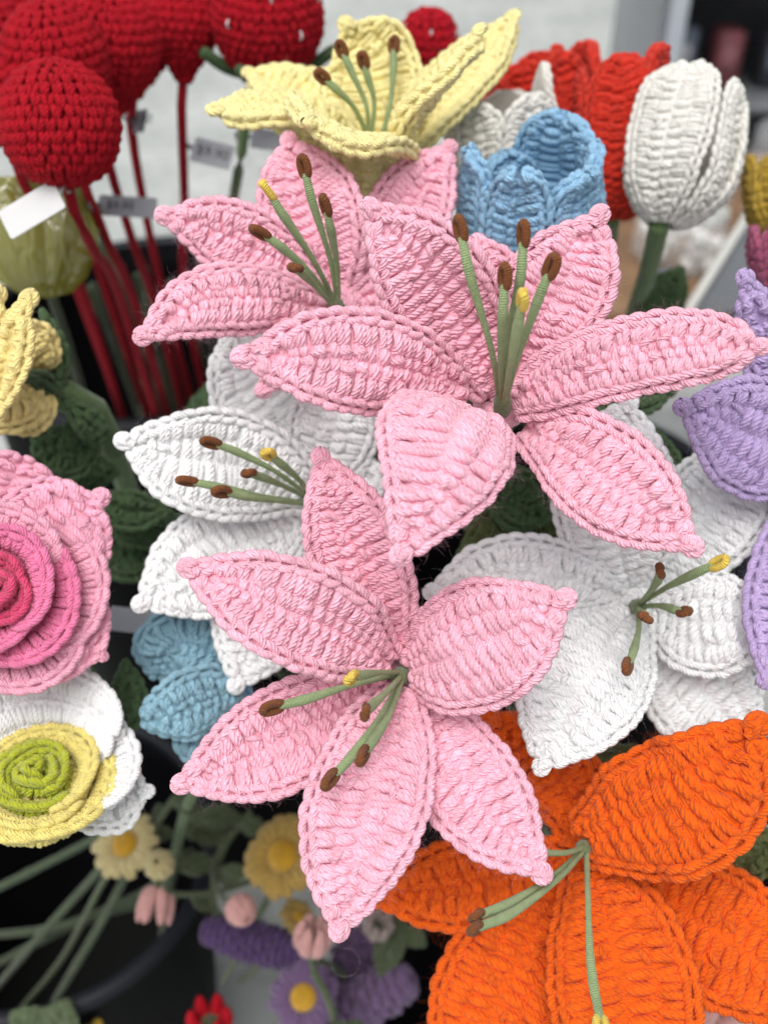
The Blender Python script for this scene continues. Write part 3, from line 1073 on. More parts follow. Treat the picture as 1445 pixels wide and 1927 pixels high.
# lilac lily at the right edge
lily("lilac crochet lily cut by the right edge of the picture", LILAC, (1570, 840, .45), [
    ([(1560, 810, .452), (1480, 710, .436), (1432, 600, .428), (1405, 530, .424)], 66, dict(cup=-.2)),
    ([(1570, 850, .448), (1460, 838, .428), (1370, 796, .418), (1292, 768, .414)], 118, dict(cup=-.25)),
    ([(1575, 880, .448), (1510, 1010, .434), (1465, 1150, .424), (1442, 1272, .418)], 76, dict(cup=.1)),
    ([(1580, 860, .448), (1600, 1000, .43), (1620, 1120, .42)], 90, dict(knob=False, fz=0)),
], [], None, GRP, stem=[(1570, 850, .45), (1560, 950, .6), (1400, 1200, 1.0)])
# ------------------------------------------------------------------ tulips
RED = yarn("scarlet_yarn", (.62, .028, .010), sheen=.2)
CREAM = yarn("ivory_yarn", (.84, .82, .76), sheen=.2, var=.05)
BLUE = yarn("sky_blue_yarn", (.30, .53, .74), sheen=.3)
TEAL = yarn("powder_blue_yarn", (.26, .46, .56), sheen=.3)
OCHRE = yarn("ochre_yarn", (.50, .33, .03))
ROSE = yarn("dusty_rose_yarn", (.36, .07, .15))
CRIM = yarn("crimson_yarn", (.40, .0012, .011), sheen=.02, var=.12)
CRIMSTEM = yarn("crimson_thread", (.32, .004, .014), twist=(2.6, 1.0), depth=.0003, sheen=.1)


def tulip(label, mat, base, top, R, petals, stem=None, p=.0046, cat="crochet tulip", name="crochet_tulip", stemr=.004, group="crochet tulips at the upper right"):
    B, T = K(*base), K(*top)
    A = unit(T - B)
    H = np.linalg.norm(T - B)
    R = R * base[2] / FPX
    E1 = unit(-B - A * np.dot(-B, A))
    E2 = np.cross(A, E1)                       # azimuth 0 faces the camera
    E2 = E2 if E2[0] > 0 else -E2
    root = thing(name, label, cat, B, group)
    for az, rf, hf, wf, tipin, kw in petals:
        a = math.radians(az)
        o_ = E1 * math.cos(a) + E2 * math.sin(a)
        t = np.array([0, .10, .30, .58, .84, 1.0])
        r = R * rf * np.array([.18, .62, .95, 1.0, .90 + .1 * (tipin - .7), tipin])
        mids = B + o_ * r[:, None] + A * (t * H * hf)[:, None]
        k = dict(cup=-.62 * wf, prof='tulip', knob=False, fz=0, sides=5, M=5, bumps=.6)
        k.update(kw)
        petal(root, mat, mids, R * .95 * wf, p=p, nhint=o_, hwpx=False, **k)
    if stem:
        C, _ = catmull([K(*q) if len(q) == 3 and q[2] > 0 else np.array(q) for q in stem], 18)
        mb = MB(); mb.tube(C, stemr, 8); mb.build("stem", LEAFSTEM, root)
    return root


tulip("light blue crochet tulip with open top, tucked behind the pink lily", BLUE, (990, 495, .510), (1003, 282, .470), 120, [
    (150, .92, 1.14, .88, .98, dict(back=True)),
    (-150, .90, .80, .70, .95, dict(back=True)),
    (98, .98, 1.04, .62, 1.0, dict(back=True)),
    (-66, 1.0, 1.10, .56, 1.06, dict(back=True)),
    (48, 1.02, 1.0, .68, 1.04, dict(back=True)),
    (-10, 1.06, 1.10, .58, 1.02, dict(back=True)),
], stem=[(985, 492, .510), (975, 560, .60), (960, 800, .9)])
tulip("small ivory crochet tulip between the yellow lily and the blue tulip", CREAM, (955, 425, .570), (942, 160, .540), 100, [
    (170, .9, .95, .9, .8, {}), (120, .95, 1.12, .42, 1.0, {}), (-90, 1.0, .95, .9, .9, {}), (-35, 1.0, .95, .85, .9, {}), (35, 1.04, .96, .85, .9, {}),
], stem=[(955, 428, .580), (950, 520, .70), (930, 800, 1.0)])
tulip("scarlet crochet tulip standing beside the large ivory tulip", RED, (1158, 412, .575), (1166, 96, .552), 84, [
    (170, .9, 1.0, .9, .8, dict(back=True)), (-80, 1.0, .92, .9, .8, {}), (75, 1.0, 1.03, .9, .95, dict(back=True)), (8, 1.05, .97, .95, .62, {}),
], stem=[(1152, 408, .580), (1140, 520, .70), (1090, 800, 1.0)])
tulip("scarlet crochet tulip with ruffled open petals, behind the small ivory one", RED, (1022, 385, .630), (1008, 92, .600), 118, [
    (175, .75, 1.0, .7, .9, dict(back=True)), (120, .95, 1.03, .7, 1.0, dict(back=True)), (-125, .95, 1.0, .7, 1.0, dict(back=True)),
    (-60, 1.0, .93, .7, 1.05, dict(back=True)), (-15, .8, .93, .7, .9, dict(back=True)), (30, .85, .97, .6, .9, {}), (78, 1.0, .82, .8, 1.0, {}), (60, .5, 1.02, .5, .7, {}),
], stem=[(1020, 388, .630), (1010, 520, .75), (980, 800, 1.0)])
TW = tulip("large ivory crochet tulip with closed petals, set apart at the upper right", CREAM, (1246, 422, .540), (1312, 140, .535), 101, [
    (175, .80, .97, .9, .5, {}), (-95, .90, .97, .95, .45, {}), (104, 1.06, .90, .80, .86, {}), (66, 1.02, .96, .72, .72, {}), (-16, 1.06, 1.02, .84, .42, {}),
], stem=[(1240, 424, .540), (1222, 500, .60), (1192, 590, .70), (1120, 800, 1.0)], stemr=.0052)
petal(TW, LEAF, [(1205, 640, .68), (1250, 560, .66), (1285, 500, .66)], 45, name="leaf", knob=False, prof='leaf', fz=0, cup=.2)
tulip("ochre yellow crochet bloom cut by the right edge below the top", OCHRE, (1490, 450, .57), (1470, 280, .56), 72, [
    (170, .9, 1, .9, .7, {}), (-80, 1, 1, .9, .7, {}), (0, 1, 1, .9, .7, {}), (80, 1, 1, .9, .7, {})],
    stem=[(1490, 452, .57), (1480, 600, .75), (1300, 900, 1.1)], name="crochet_bloom", cat="crochet flower")
tulip("dusty rose crochet bloom cut by the right edge above the lilac lily", ROSE, (1500, 560, .53), (1470, 410, .52), 66, [
    (170, .9, 1, .9, .7, {}), (-80, 1, 1, .9, .7, {}), (0, 1, 1, .9, .7, {}), (80, 1, 1, .9, .7, {})],
    stem=[(1500, 560, .53), (1480, 700, .75), (1300, 950, 1.1)], name="crochet_bloom", cat="crochet flower")

# ------------------------------------------------------------------ red balls on stems
BALLP = [(0, 1), (.26, .965), (.5, .866), (.71, .71), (.866, .5), (.966, .26), (1, 0), (.975, -.24), (.89, -.5), (.75, -.74)]
DROP = [(.58, -.98), (.40, -1.22), (.24, -1.45), (.13, -1.66)]
ROUNDB = [(.52, -.90), (.28, -.99), (.10, -1.03)]


def knit_ball(root, mat, c, r, A, drop, p=.0052, name="head", sy=1.0):
    prof = np.array(BALLP + (DROP if drop else ROUNDB)) * np.array([1, sy])
    E1 = unit(np.cross(A, (.3, .1, 1)))
    E2 = np.cross(A, E1)
    L = np.concatenate([[0], np.cumsum(np.linalg.norm(np.diff(prof, axis=0), axis=1))]) * r
    tan = unit(np.gradient(prof, axis=0))
    nrm = np.stack([tan[:, 1] * -1, tan[:, 0]], 1)            # outward
    nrm = nrm * np.sign(np.sum(nrm * (prof + 1e-6), 1, keepdims=True) + 1e-9)

    def at(th, l, h):
        th, l, h = np.broadcast_arrays(th, l, h)
        rho = np.interp(l, L, prof[:, 0]) * r
        z = np.interp(l, L, prof[:, 1]) * r
        n0, n1 = np.interp(l, L, nrm[:, 0]), np.interp(l, L, nrm[:, 1])
        rho = rho + n0 * h
        z = z + n1 * h
        rad = E1 * np.cos(th)[..., None] + E2 * np.sin(th)[..., None]
        return c + rad * rho[..., None] + A * z[..., None]
    core = MB()
    l = np.linspace(0, L[-1], 26)[:, None]
    th = np.linspace(0, 2 * math.pi, 28, endpoint=False)[None, :]
    core.grid(at(th, l, -.25 * p), closed_v=True)
    o = core.build(name, mat, root)
    mb = MB()
    tau = np.linspace(0, 1, 5)[None, :]
    arch = np.sin(math.pi * tau) ** .6
    nrow = int(L[-1] / (p * .98))
    off = 0.0
    for i in range(nrow):
        l0 = (i + .5) * L[-1] / nrow
        rho = np.interp(l0, L, prof[:, 0]) * r
        n = max(4, int(2 * math.pi * rho / p))
        off += .37
        t0 = (np.arange(n) + off)[:, None] * 2 * math.pi / n
        dth = 2 * math.pi / n
        for q in (-1, 1):
            th_ = t0 + (q * (.06 + .24 * (1 - tau)) + J(n, .12)) * dth
            ll = l0 + (tau - .5) * p * 1.25 + J(n, .10) * p
            h = (-.28 + (.50 + J(n, .08)) * arch) * p
            P = at(th_, np.clip(ll, 0, L[-1]), h)
            U = unit(at(th_, np.clip(ll, 0, L[-1]), h + .001) - P)
            mb.tubes(P, U, .32 * p * (1 + J(n, .14)), 5)
    mb.build("stitches", mat, o, kind="stuff")
    return o


STEMX = {}


def red_ball(label, px, py, r, d, stem, drop, sy=1.0):
    c = K(px, py, d)
    P = [K(*q) for q in stem]
    A = unit(c - P[min(1, len(P) - 1)])
    A = unit(A + UPC * .6)
    R = r * d / FPX
    foot = c - A * R * (1.55 if drop else .95) * sy
    root = thing("crochet_ball_pick", label, "crochet ball", foot, "red crochet balls on stems")
    knit_ball(root, CRIM, c, R, A, drop, sy=sy)
    C, _ = catmull([foot + A * .006] + P, 24)
    mb = MB(); mb.tube(C, .0034, 8); mb.build("stem", CRIMSTEM, root)
    return root


i_ = lambda fx, fy: None


def bucket_px(B, fx, fy, zf=.5):
    return inside(B, fx, fy, zf)


def red(label, px, py, r, d, via, end, drop, sy=1.0):
    # stem given by photo pixels, ends in the upper-left bucket
    c = K(px, py, d)
    P = [K(*q) for q in via] + [inside(BB, *end)]
    R = r * d / FPX
    A = unit(unit(c - P[0]) + UPC * .35)
    foot = c - A * R * (1.62 if drop else 1.0) * sy
    root = thing("crochet_ball_pick", label, "crochet ball", foot, "red crochet balls on stems")
    knit_ball(root, CRIM, c, R, A, drop, sy=sy)
    C, _ = catmull([foot + A * .004] + P, 26)
    mb = MB(); mb.tube(C, .0029, 8); mb.build("stem", CRIMSTEM, root)


red("red crochet ball nearest the camera at left, with a blank white tag below", 112, 232, 106, .50, [(122, 356, .505), (175, 470, .56), (245, 620, .70)], (.1, -.1), False)
red("red crochet ball just above the nearest one at upper left", 105, 108, 92, .545, [(150, 322, .58), (200, 450, .63), (275, 640, .75)], (.15, .05), False, 1.05)
red("red drop-shaped crochet ball to the right of the two stacked ones", 205, 78, 92, .59, [(196, 270, .62), (245, 440, .68), (310, 640, .80)], (.25, .1), True, .95)
red("red drop-shaped crochet ball half hidden behind its neighbour, grey tag below", 255, 66, 66, .64, [(243, 200, .65), (268, 370, .70), (330, 640, .82)], (.4, .2), True)
red("red drop-shaped crochet ball hanging free in front of the pale paving", 345, 42, 62, .63, [(341, 165, .64), (347, 360, .70), (362, 640, .82)], (.5, .1), True)
red("red crochet ball cut by the top edge near the left corner", 62, 8, 84, .62, [(110, 330, .66), (190, 520, .74)], (.0, .2), False)
red("red crochet ball cut by the left edge near the top", -22, 72, 72, .60, [(60, 360, .64), (150, 560, .74)], (-.15, .1), False)
red("red crochet ball cut by the left edge beside the nearest one", -4, 190, 72, .54, [(60, 380, .58), (160, 560, .70)], (-.2, -.1), False)


# ------------------------------------------------------------------ strawberries
def strawberry(label, px, py, r, d, stem):
    c = K(px, py, d)
    R = r * d / FPX
    A = unit(UPC + np.array([.05, 0, .1]))
    root = thing("crochet_strawberry", label, "crochet strawberry", c - A * R, "crochet strawberries")
    knit_ball(root, CRIM, c, R, A, False, p=.0054, sy=1.05)
    E1 = unit(-c - A * np.dot(-c, A)); E2 = np.cross(A, E1)
    wt = plain("white_stitch", (.8, .8, .8), .7)
    for az, z in ((-42, .12), (34, -.02), (8, -.62), (5, .55), (-70, .5), (75, .4), (130, 0), (-130, .1)):
        a = math.radians(az)
        rr = math.sqrt(1 - z * z)
        o = c + R * 1.06 * (rr * (E1 * math.cos(a) + E2 * math.sin(a)) + A * z)
        mb = MB()
        n = unit(o - c)
        t = np.linspace(-1, 1, 5)[:, None]
        mb.tube(o + A * t * .0022 + n * (.0014 * np.cos(t * 1.5)), .00055, 6)
        mb.build("seed", wt, root)
    foot = c - A * R * .98
    for az in (-75, -25, 30, 85, 150, 210):
        a = math.radians(az)
        o_ = E1 * math.cos(a) + E2 * math.sin(a)
        pts = foot + np.array([o_ * 0, o_ * R * .40 - A * .001, o_ * R * .85 + A * R * .12, o_ * R * 1.25 + A * R * .42])
        C, _ = catmull(pts, 14)
        mb = MB(); mb.tube(C, np.interp(np.linspace(0, 1, 14), [0, .4, 1], [.003, .0042, .0034]), 8)
        mb.build("sepal", LEAF, root)
    C, _ = catmull([foot] + [K(*q) for q in stem], 20)
    mb = MB(); mb.tube(C, .0034, 8); mb.build("stem", LEAFSTEM, root)


strawberry("red crochet strawberry with white seed stitches cut by the top edge", 503, 30, 100, .62, [(474, 150, .625), (452, 300, .66), (432, 420, .75), (400, 640, .9)])
strawberry("red crochet strawberry mostly hidden behind the yellow lily", 806, 78, 52, .66, [(800, 200, .67), (760, 420, .8), (700, 700, 1.0)])

# ------------------------------------------------------------------ roses
DEEP = yarn("deep_pink_yarn", (.66, .06, .16))
MIDP = yarn("candy_pink_yarn", (.82, .20, .38))
SOFT = yarn("soft_pink_yarn", (.90, .42, .55))
LIME = yarn("lime_yarn", (.42, .46, .025))
LEMON = yarn("lemon_yarn", (.80, .68, .20))


class Strip:
    """a curled band of a rose: s along the spiral, y from foot to rim"""

    def __init__(self, c, A, E1, E2, th0, th1, r0, r1, z0, z1, H, f0, f1, wav=.0):
        self.a = (c, A, E1, E2, th0, th1, r0, r1, z0, z1, H, math.radians(f0), math.radians(f1), wav, rng.random() * 6)
        self.H = H
        self.L = abs(th1 - th0) * ((r0 + r1) / 2 + H * .35)

    def at(self, s, y, h):
        c, A, E1, E2, th0, th1, r0, r1, z0, z1, H, f0, f1, wav, ph = self.a
        s, y, h = np.broadcast_arrays(np.asarray(s, float), y, h)
        th = th0 + (th1 - th0) * s
        end = np.sin(math.pi * np.clip(s, 0, 1)) ** .45
        hh = y * (.55 + .45 * end)                       # lower at the ends
        k = (f1 - f0) / H
        f = f0 + k * hh
        rad = (np.cos(f0) - np.cos(f)) / k
        axi = (np.sin(f) - np.sin(f0)) / k
        r = r0 + (r1 - r0) * s + rad + wav * np.sin(3 * th + ph) * hh / H
        z = z0 + (z1 - z0) * s + axi
        nr, nz = -np.cos(f), np.sin(f)
        r = r + nr * h
        z = z + nz * h
        return c + (E1 * np.cos(th)[..., None] + E2 * np.sin(th)[..., None]) * r[..., None] + A * z[..., None]

    def up(self, s, y, h):
        return unit(self.at(s, y, np.asarray(h) + .001) - self.at(s, y, h))


def knit_strip(root, mat, st, p=.0045, name="petal", both=False):
    core = MB()
    ns = max(10, int(st.L / p * 1.3))
    s = np.linspace(0, 1, ns)[:, None]
    th = np.linspace(0, 2 * math.pi, 24, endpoint=False)[None, :]
    y = st.H * (.5 + .47 * np.cos(th))
    h = p * (-.3 + .22 * np.sign(np.sin(th)) * np.abs(np.sin(th)) ** .4)
    core.grid(st.at(s, y, h), closed_v=True)
    o = core.build(name, mat, root)
    mb = MB()
    n = max(5, int(st.L / p))
    s0 = ((np.arange(n) + .5) / n)[:, None]
    tau = np.linspace(0, 1, 6)[None, :]
    arch = np.sin(math.pi * tau) ** .5
    r0 = .27 * p
    Hs = st.H - 1.1 * p
    nr = max(1, int(round(Hs / (1.7 * p))))
    for fl, shift in (((1, 0), (-1, .65 * p)) if both else ((1, 0),)):
        for i in range(nr):
            ya, yc = Hs * i / nr, Hs * (i + 1) / nr
            for q in (-1, 1):
                y = ya + (yc - ya) * (tau * 1.1 - .05)
                x = q * (.15 + .12 * tau) + J(n, .08) + (.5 if i % 2 else 0) + .2 * tau
                h = (r0 * (-.9 + (1.6 + J(n, .25)) * arch) * fl) - shift
                S = s0 + x / n
                P = st.at(S, y, h)
                mb.tubes(P, st.up(S, y, h) * fl, r0 * (1.2 + J(n, .12)), 5)
    mb.build("stitches", mat, o, kind="stuff")
    eb = MB()
    tau = np.linspace(0, 1, 7)[None, :]
    bul = np.sin(math.pi * tau) ** .8
    r0 = .35 * p
    ne = max(5, int(st.L / (1.25 * p)))
    s1 = (np.arange(ne) / ne)[:, None]
    for q in (-1, 1):
        S = s1 + (-.15 + 1.7 * tau) * 1.25 * p / st.L * .8
        y = st.H - .55 * p + q * p * (.10 + .28 * bul) + J(ne, .04) * p
        h = r0 * (-.2 + .9 * bul + .7 * (.5 - tau)) - .1 * p
        S = np.clip(S, 0, 1.02)
        P = st.at(S, y, h)
        eb.tubes(P, st.up(S, y, h), r0 * (.82 + .24 * bul), 6)
    eb.build("edge_braid", mat, o)
    return o


def rose(label, base, A, strips, group="crochet roses at the left", heart=None):
    c = K(*base)
    A = unit(np.array(A, float))
    E1 = unit(np.array([1, 0, 0]) - A * A[0])
    E2 = np.cross(A, E1)
    u = base[2] / FPX
    root = thing("crochet_rose", label, "crochet rose", c - A * .03, group)
    for (mat, t0, t1, r0, r1, z0, z1, H, f0, f1) in strips:
        st = Strip(c, A, E1, E2, math.radians(t0), math.radians(t1), r0 * u, r1 * u, z0 * u, z1 * u, H * u, f0, f1, .001)
        knit_strip(root, mat, st, both=True)
    if heart:
        knit_ball(root, heart[0], c + A * heart[2] * u, heart[1] * u, A, False, name="heart", sy=.35)
    return root


PR = rose("pink crochet rose cut by the left edge, deep pink at its heart", (-12, 1108, .425), (.20, .10, 1), [
    (DEEP, 0, 300, 5, 12, 28, 28, 44, -5, 25), (DEEP, 140, 430, 22, 28, 22, 20, 48, 0, 48), (DEEP, 10, 240, 40, 46, 8, 8, 54, 5, 66), (DEEP, 215, 385, 42, 48, 8, 6, 54, 5, 66),
    (MIDP, -60, 125, 60, 70, -10, -14, 88, 4, 84), (MIDP, 105, 320, 62, 72, -12, -16, 88, 6, 86),
    (MIDP, -100, 45, 94, 102, -42, -46, 96, 6, 92), (SOFT, 25, 165, 94, 104, -42, -46, 100, 8, 95), (SOFT, 150, 275, 94, 106, -44, -48, 100, 8, 96),
    (SOFT, -45, 75, 128, 134, -76, -78, 104, 12, 100), (SOFT, 262, 335, 128, 134, -76, -78, 104, 12, 100),
], heart=(MIDP, 112, -48))
for mids, hw, kw in [
    ([(20, 1090, .452), (120, 1075, .446), (200, 1068, .448)], 120, dict(cup=-.2, prof='wide', knob=False)),
    ([(-20, 1080, .450), (5, 960, .444), (40, 858, .446)], 130, dict(cup=-.3, prof='wide', knob=False)),
    ([(10, 1120, .450), (15, 1200, .443), (40, 1272, .446)], 130, dict(cup=-.3, prof='wide', knob=False)),
    ([(10, 1110, .446), (100, 1010, .436), (182, 942, .440)], 120, dict(cup=-.5, prof='wide')),
    ([(10, 1120, .446), (105, 1180, .437), (188, 1232, .441)], 110, dict(cup=-.5, prof='wide', knobsize=.7)),
]:
    petal(PR, SOFT, mids, hw, fz=60, **kw)

WR = rose("white crochet rose with a lime and lemon heart at the lower left", (72, 1466, .435), (.06, .78, .62), [
    (LIME, 0, 300, 5, 12, 6, 6, 40, 0, 30), (LIME, 140, 430, 20, 28, 2, 0, 42, 5, 45), (LIME, 300, 600, 38, 48, -4, -6, 42, 8, 62), (LIME, 80, 330, 54, 62, -8, -10, 44, 10, 75),
    (LEMON, -60, 160, 74, 82, -14, -16, 56, 10, 82), (LEMON, 120, 330, 80, 88, -18, -20, 56, 12, 86), (LEMON, -115, 50, 100, 108, -26, -28, 62, 12, 94), (LEMON, 190, 290, 102, 108, -30, -30, 62, 12, 94),
    (WHITE, 20, 190, 108, 116, -24, -20, 100, 5, 72), (WHITE, -25, 70, 112, 120, -40, -40, 104, 15, 90), (WHITE, 155, 225, 116, 122, -40, -40, 96, 15, 92),
    (WHITE, 30, 150, 136, 146, -24, -14, 140, 0, 62),
], heart=(LEMON, 104, -44))
for mids, hw, kw in [
    ([(120, 1490, .450), (200, 1492, .448), (272, 1490, .446)], 80, dict(cup=-.3, prof='wide', knobsize=.8)),
    ([(60, 1420, .475), (90, 1330, .468), (150, 1250, .472)], 120, dict(cup=-.3, prof='wide', knob=False)),
    ([(20, 1420, .470), (-10, 1330, .455), (-10, 1260, .455)], 120, dict(cup=-.4, prof='wide', knob=False)),
]:
    petal(WR, WHITE, mids, hw, fz=40, **kw)
petal(WR, LEAF, [(200, 1400, .48), (240, 1330, .482), (235, 1240, .485)], 40, name="leaf", knob=False, prof='leaf', fz=0, cup=-.3)

# powder-blue flower
c0 = (415, 1320, .485)
BF = thing("crochet_bud", "powder blue half-closed crochet flower behind the pink petals at lower left", "crochet flower", K(*c0), "crochet roses at the left")
for mat, mids, hw, kw in [
    (BLUE, [(455, 1410, .494), (425, 1345, .484), (428, 1270, .488)], 66, dict(cup=-.6)),
    (TEAL, [(450, 1300, .490), (385, 1222, .478), (320, 1218, .478), (296, 1275, .488)], 76, dict(cup=-.6)),
    (TEAL, [(450, 1370, .486), (390, 1392, .476), (325, 1392, .474)], 50, dict(cup=-.6)),
    (TEAL, [(460, 1296, .480), (395, 1315, .464), (325, 1345, .455), (266, 1358, .460)], 74, dict(cup=-.6, roll=22, prof='lily')),
]:
    k = dict(prof='wide', knob=False, fz=30); k.update(kw)
    petal(BF, mat, mids, hw, **k)
C, _ = catmull([K(*c0), K(400, 1420, .55), K(340, 1560, .7), inside(BA, .6, .4)], 16)
mb = MB(); mb.tube(C, .0035, 8); mb.build("stem", LEAFSTEM, BF)

# yellow bloom at the left edge
BUTTER = yarn("butter_yarn", (.90, .74, .30))
YB = thing("crochet_daffodil", "butter yellow crochet bloom with green sepals cut by the left edge", "crochet flower", K(60, 720, .50))
for mids, hw, kw in [
    ([(80, 720, .490), (40, 760, .478), (0, 800, .480)], 68, dict(cup=-.4, prof='wide', knob=False)),
    ([(85, 705, .492), (60, 650, .480), (45, 600, .476)], 52, dict(cup=-.4, prof='wide', knob=False)),
    ([(70, 720, .485), (10, 740, .466), (-60, 740, .455)], 80, dict(cup=-.3, prof='wide', knob=False)),
    ([(-20, 790, .440), (10, 690, .437), (30, 610, .438), (52, 568, .440)], 46, dict(cup=-.4, roll=25)),
    ([(-60, 740, .445), (-40, 640, .440), (-8, 560, .436)], 60, dict(cup=-.3)),
]:
    petal(YB, BUTTER, mids, hw, fz=40, **kw)
for mids, hw in [([(118, 740, .50), (105, 660, .492), (78, 580, .492)], 26), ([(118, 745, .50), (70, 712, .478), (40, 716, .468)], 22), ([(120, 750, .50), (160, 790, .50), (205, 835, .515)], 30)]:
    petal(YB, LEAF, mids, hw, name="sepal", knob=False, prof='leaf', fz=0, cup=-.4)
petal(YB, LEAF, [(190, 835, .53), (120, 850, .515), (60, 810, .51)], 60, name="leaf", knob=False, prof='leaf', fz=0, cup=-.2)
petal(YB, LEAF, [(180, 880, .54), (110, 870, .53), (70, 850, .53)], 52, name="leaf", knob=False, prof='leaf', fz=0)
C, _ = catmull([K(95, 730, .50), K(150, 790, .52), K(215, 850, .58), inside(BB, -.1, -.7)], 16)
mb = MB(); mb.tube(C, np.interp(np.arange(16), [0, 3, 7, 15], [.008, .0065, .0036, .0034]), 10); mb.build("stem", LEAFSTEM, YB)
# ------------------------------------------------------------------ leaves on the lily stems
ROOTS = [o for o in bpy.data.objects if o.name.startswith("crochet_lily")]
by = {o["label"].split()[0] + str(i): o for i, o in enumerate(ROOTS)}
L3, L2, L1, W1, W2, OR, YL, LI = ROOTS
OLIVE = yarn("olive_yarn", (.085, .105, .035), sheen=.15)
for root, mat, mids, hw in [
    (L2, LEAF, [(880, 900, .50), (960, 930, .50), (1030, 985, .52)], 62),
    (L2, OLIVE, [(1090, 1010, .53), (980, 1000, .52), (860, 1050, .53)], 70),
    (L2, LEAF, [(1100, 760, .50), (1190, 745, .49), (1270, 735, .50)], 42),
    (L2, LEAF, [(720, 800, .53), (735, 880, .53), (700, 960, .55)], 40),
    (W1, LEAF, [(320, 960, .54), (240, 960, .53), (180, 930, .53)], 42),
    (W1, LEAF, [(360, 1000, .56), (280, 990, .55), (200, 1010, .55)], 46),
    (W2, LEAF, [(1400, 1010, .50), (1330, 1060, .51), (1260, 1070, .53)], 46),
    (W2, LEAF, [(1220, 800, .52), (1260, 900, .51), (1300, 960, .52)], 40),
    (W2, OLIVE, [(1230, 1420, .51), (1180, 1440, .51), (1130, 1480, .53)], 50),
    (OR, OLIVE, [(1480, 1560, .47), (1420, 1610, .47), (1380, 1660, .48)], 46),
]:
    petal(root, mat, mids, hw, name="leaf", knob=False, prof='leaf', fz=0, cup=.15, sides=5, M=5)

# dense leaves added low in the bunch, filling gaps and shading the flowers below
UPL = unit(UPC + np.array([0, 0, .3]))
for root, px, py, d, a, ln, hw in [
    (L1, 150, 900, .56, 200, 150, 60), (W1, 250, 1060, .57, 20, 140, 56), (W1, 330, 1180, .56, 120, 130, 52), (W1, 130, 1290, .55, 0, 140, 52),
    (W1, 60, 1030, .55, 60, 150, 56), (W1, 430, 1120, .58, 330, 150, 60), (L3, 560, 1220, .55, 80, 150, 60), (L3, 650, 1120, .56, 20, 150, 60),
    (L3, 470, 1370, .55, 160, 150, 56), (L3, 690, 1440, .53, 40, 150, 56), (L3, 850, 1400, .52, 100, 140, 56), (W2, 920, 1230, .53, 10, 150, 60),
    (W2, 1060, 1180, .55, 60, 150, 60), (W2, 1000, 1320, .53, 140, 140, 52), (W2, 1260, 1010, .56, 10, 150, 60), (L2, 850, 960, .58, 170, 150, 56),
    (L2, 700, 1000, .56, 100, 140, 52), (L1, 420, 760, .62, 30, 150, 56), (L1, 560, 700, .58, 160, 150, 60), (W1, -110, 1180, .52, 10, 180, 70),
    (W1, -110, 1500, .50, 40, 180, 70), (L1, -70, 830, .56, 300, 170, 64), (L3, 560, 1420, .57, 20, 150, 60), (OR, 900, 1560, .54, 20, 140, 56),
    (W1, 180, 1420, .54, 340, 160, 60), (W1, 330, 1330, .57, 30, 140, 56), (W1, 40, 1400, .53, 90, 160, 64),
]:
    t = math.radians(a)
    dx, dy = math.cos(t) * ln / 2, math.sin(t) * ln / 2
    c_ = K(px, py, d)
    e_ = unit(np.array([math.cos(t), math.sin(t), 0.0]))
    e_ = unit(e_ - UPL * np.dot(e_, UPL))
    hl = ln * d / FPX / 2
    petal(root, LEAF, [c_ - e_ * hl, c_ + UPL * .004, c_ + e_ * hl], hw * d / FPX, name="leaf", knob=False, prof='leaf', fz=0, cup=-.2, sides=4, M=4,
          p=.0055, nhint=UPL, hwpx=False)

# loose fibre curling off the lowest pink petal
th = np.linspace(2.1, 8.0, 30)
mb = MB()
mb.tube(np.array([K(650 + 27 * math.cos(t), 1812 - 27 * math.sin(t), .371) for t in th]), .000012, 4)
mb.build("loose_fibre", plain("pale_fibre", (.8, .7, .72), .8), L3)
# green sepals under the strawberry etc. are built with it

# ------------------------------------------------------------------ price tags
PAPER = plain("tag_card", (.62, .62, .62), .55, .3, .03, 60)
PAPERG = plain("tag_card_grey", (.24, .25, .28), .55, .3, .03, 60)
INK = plain("tag_ink", (.03, .03, .035), .6)


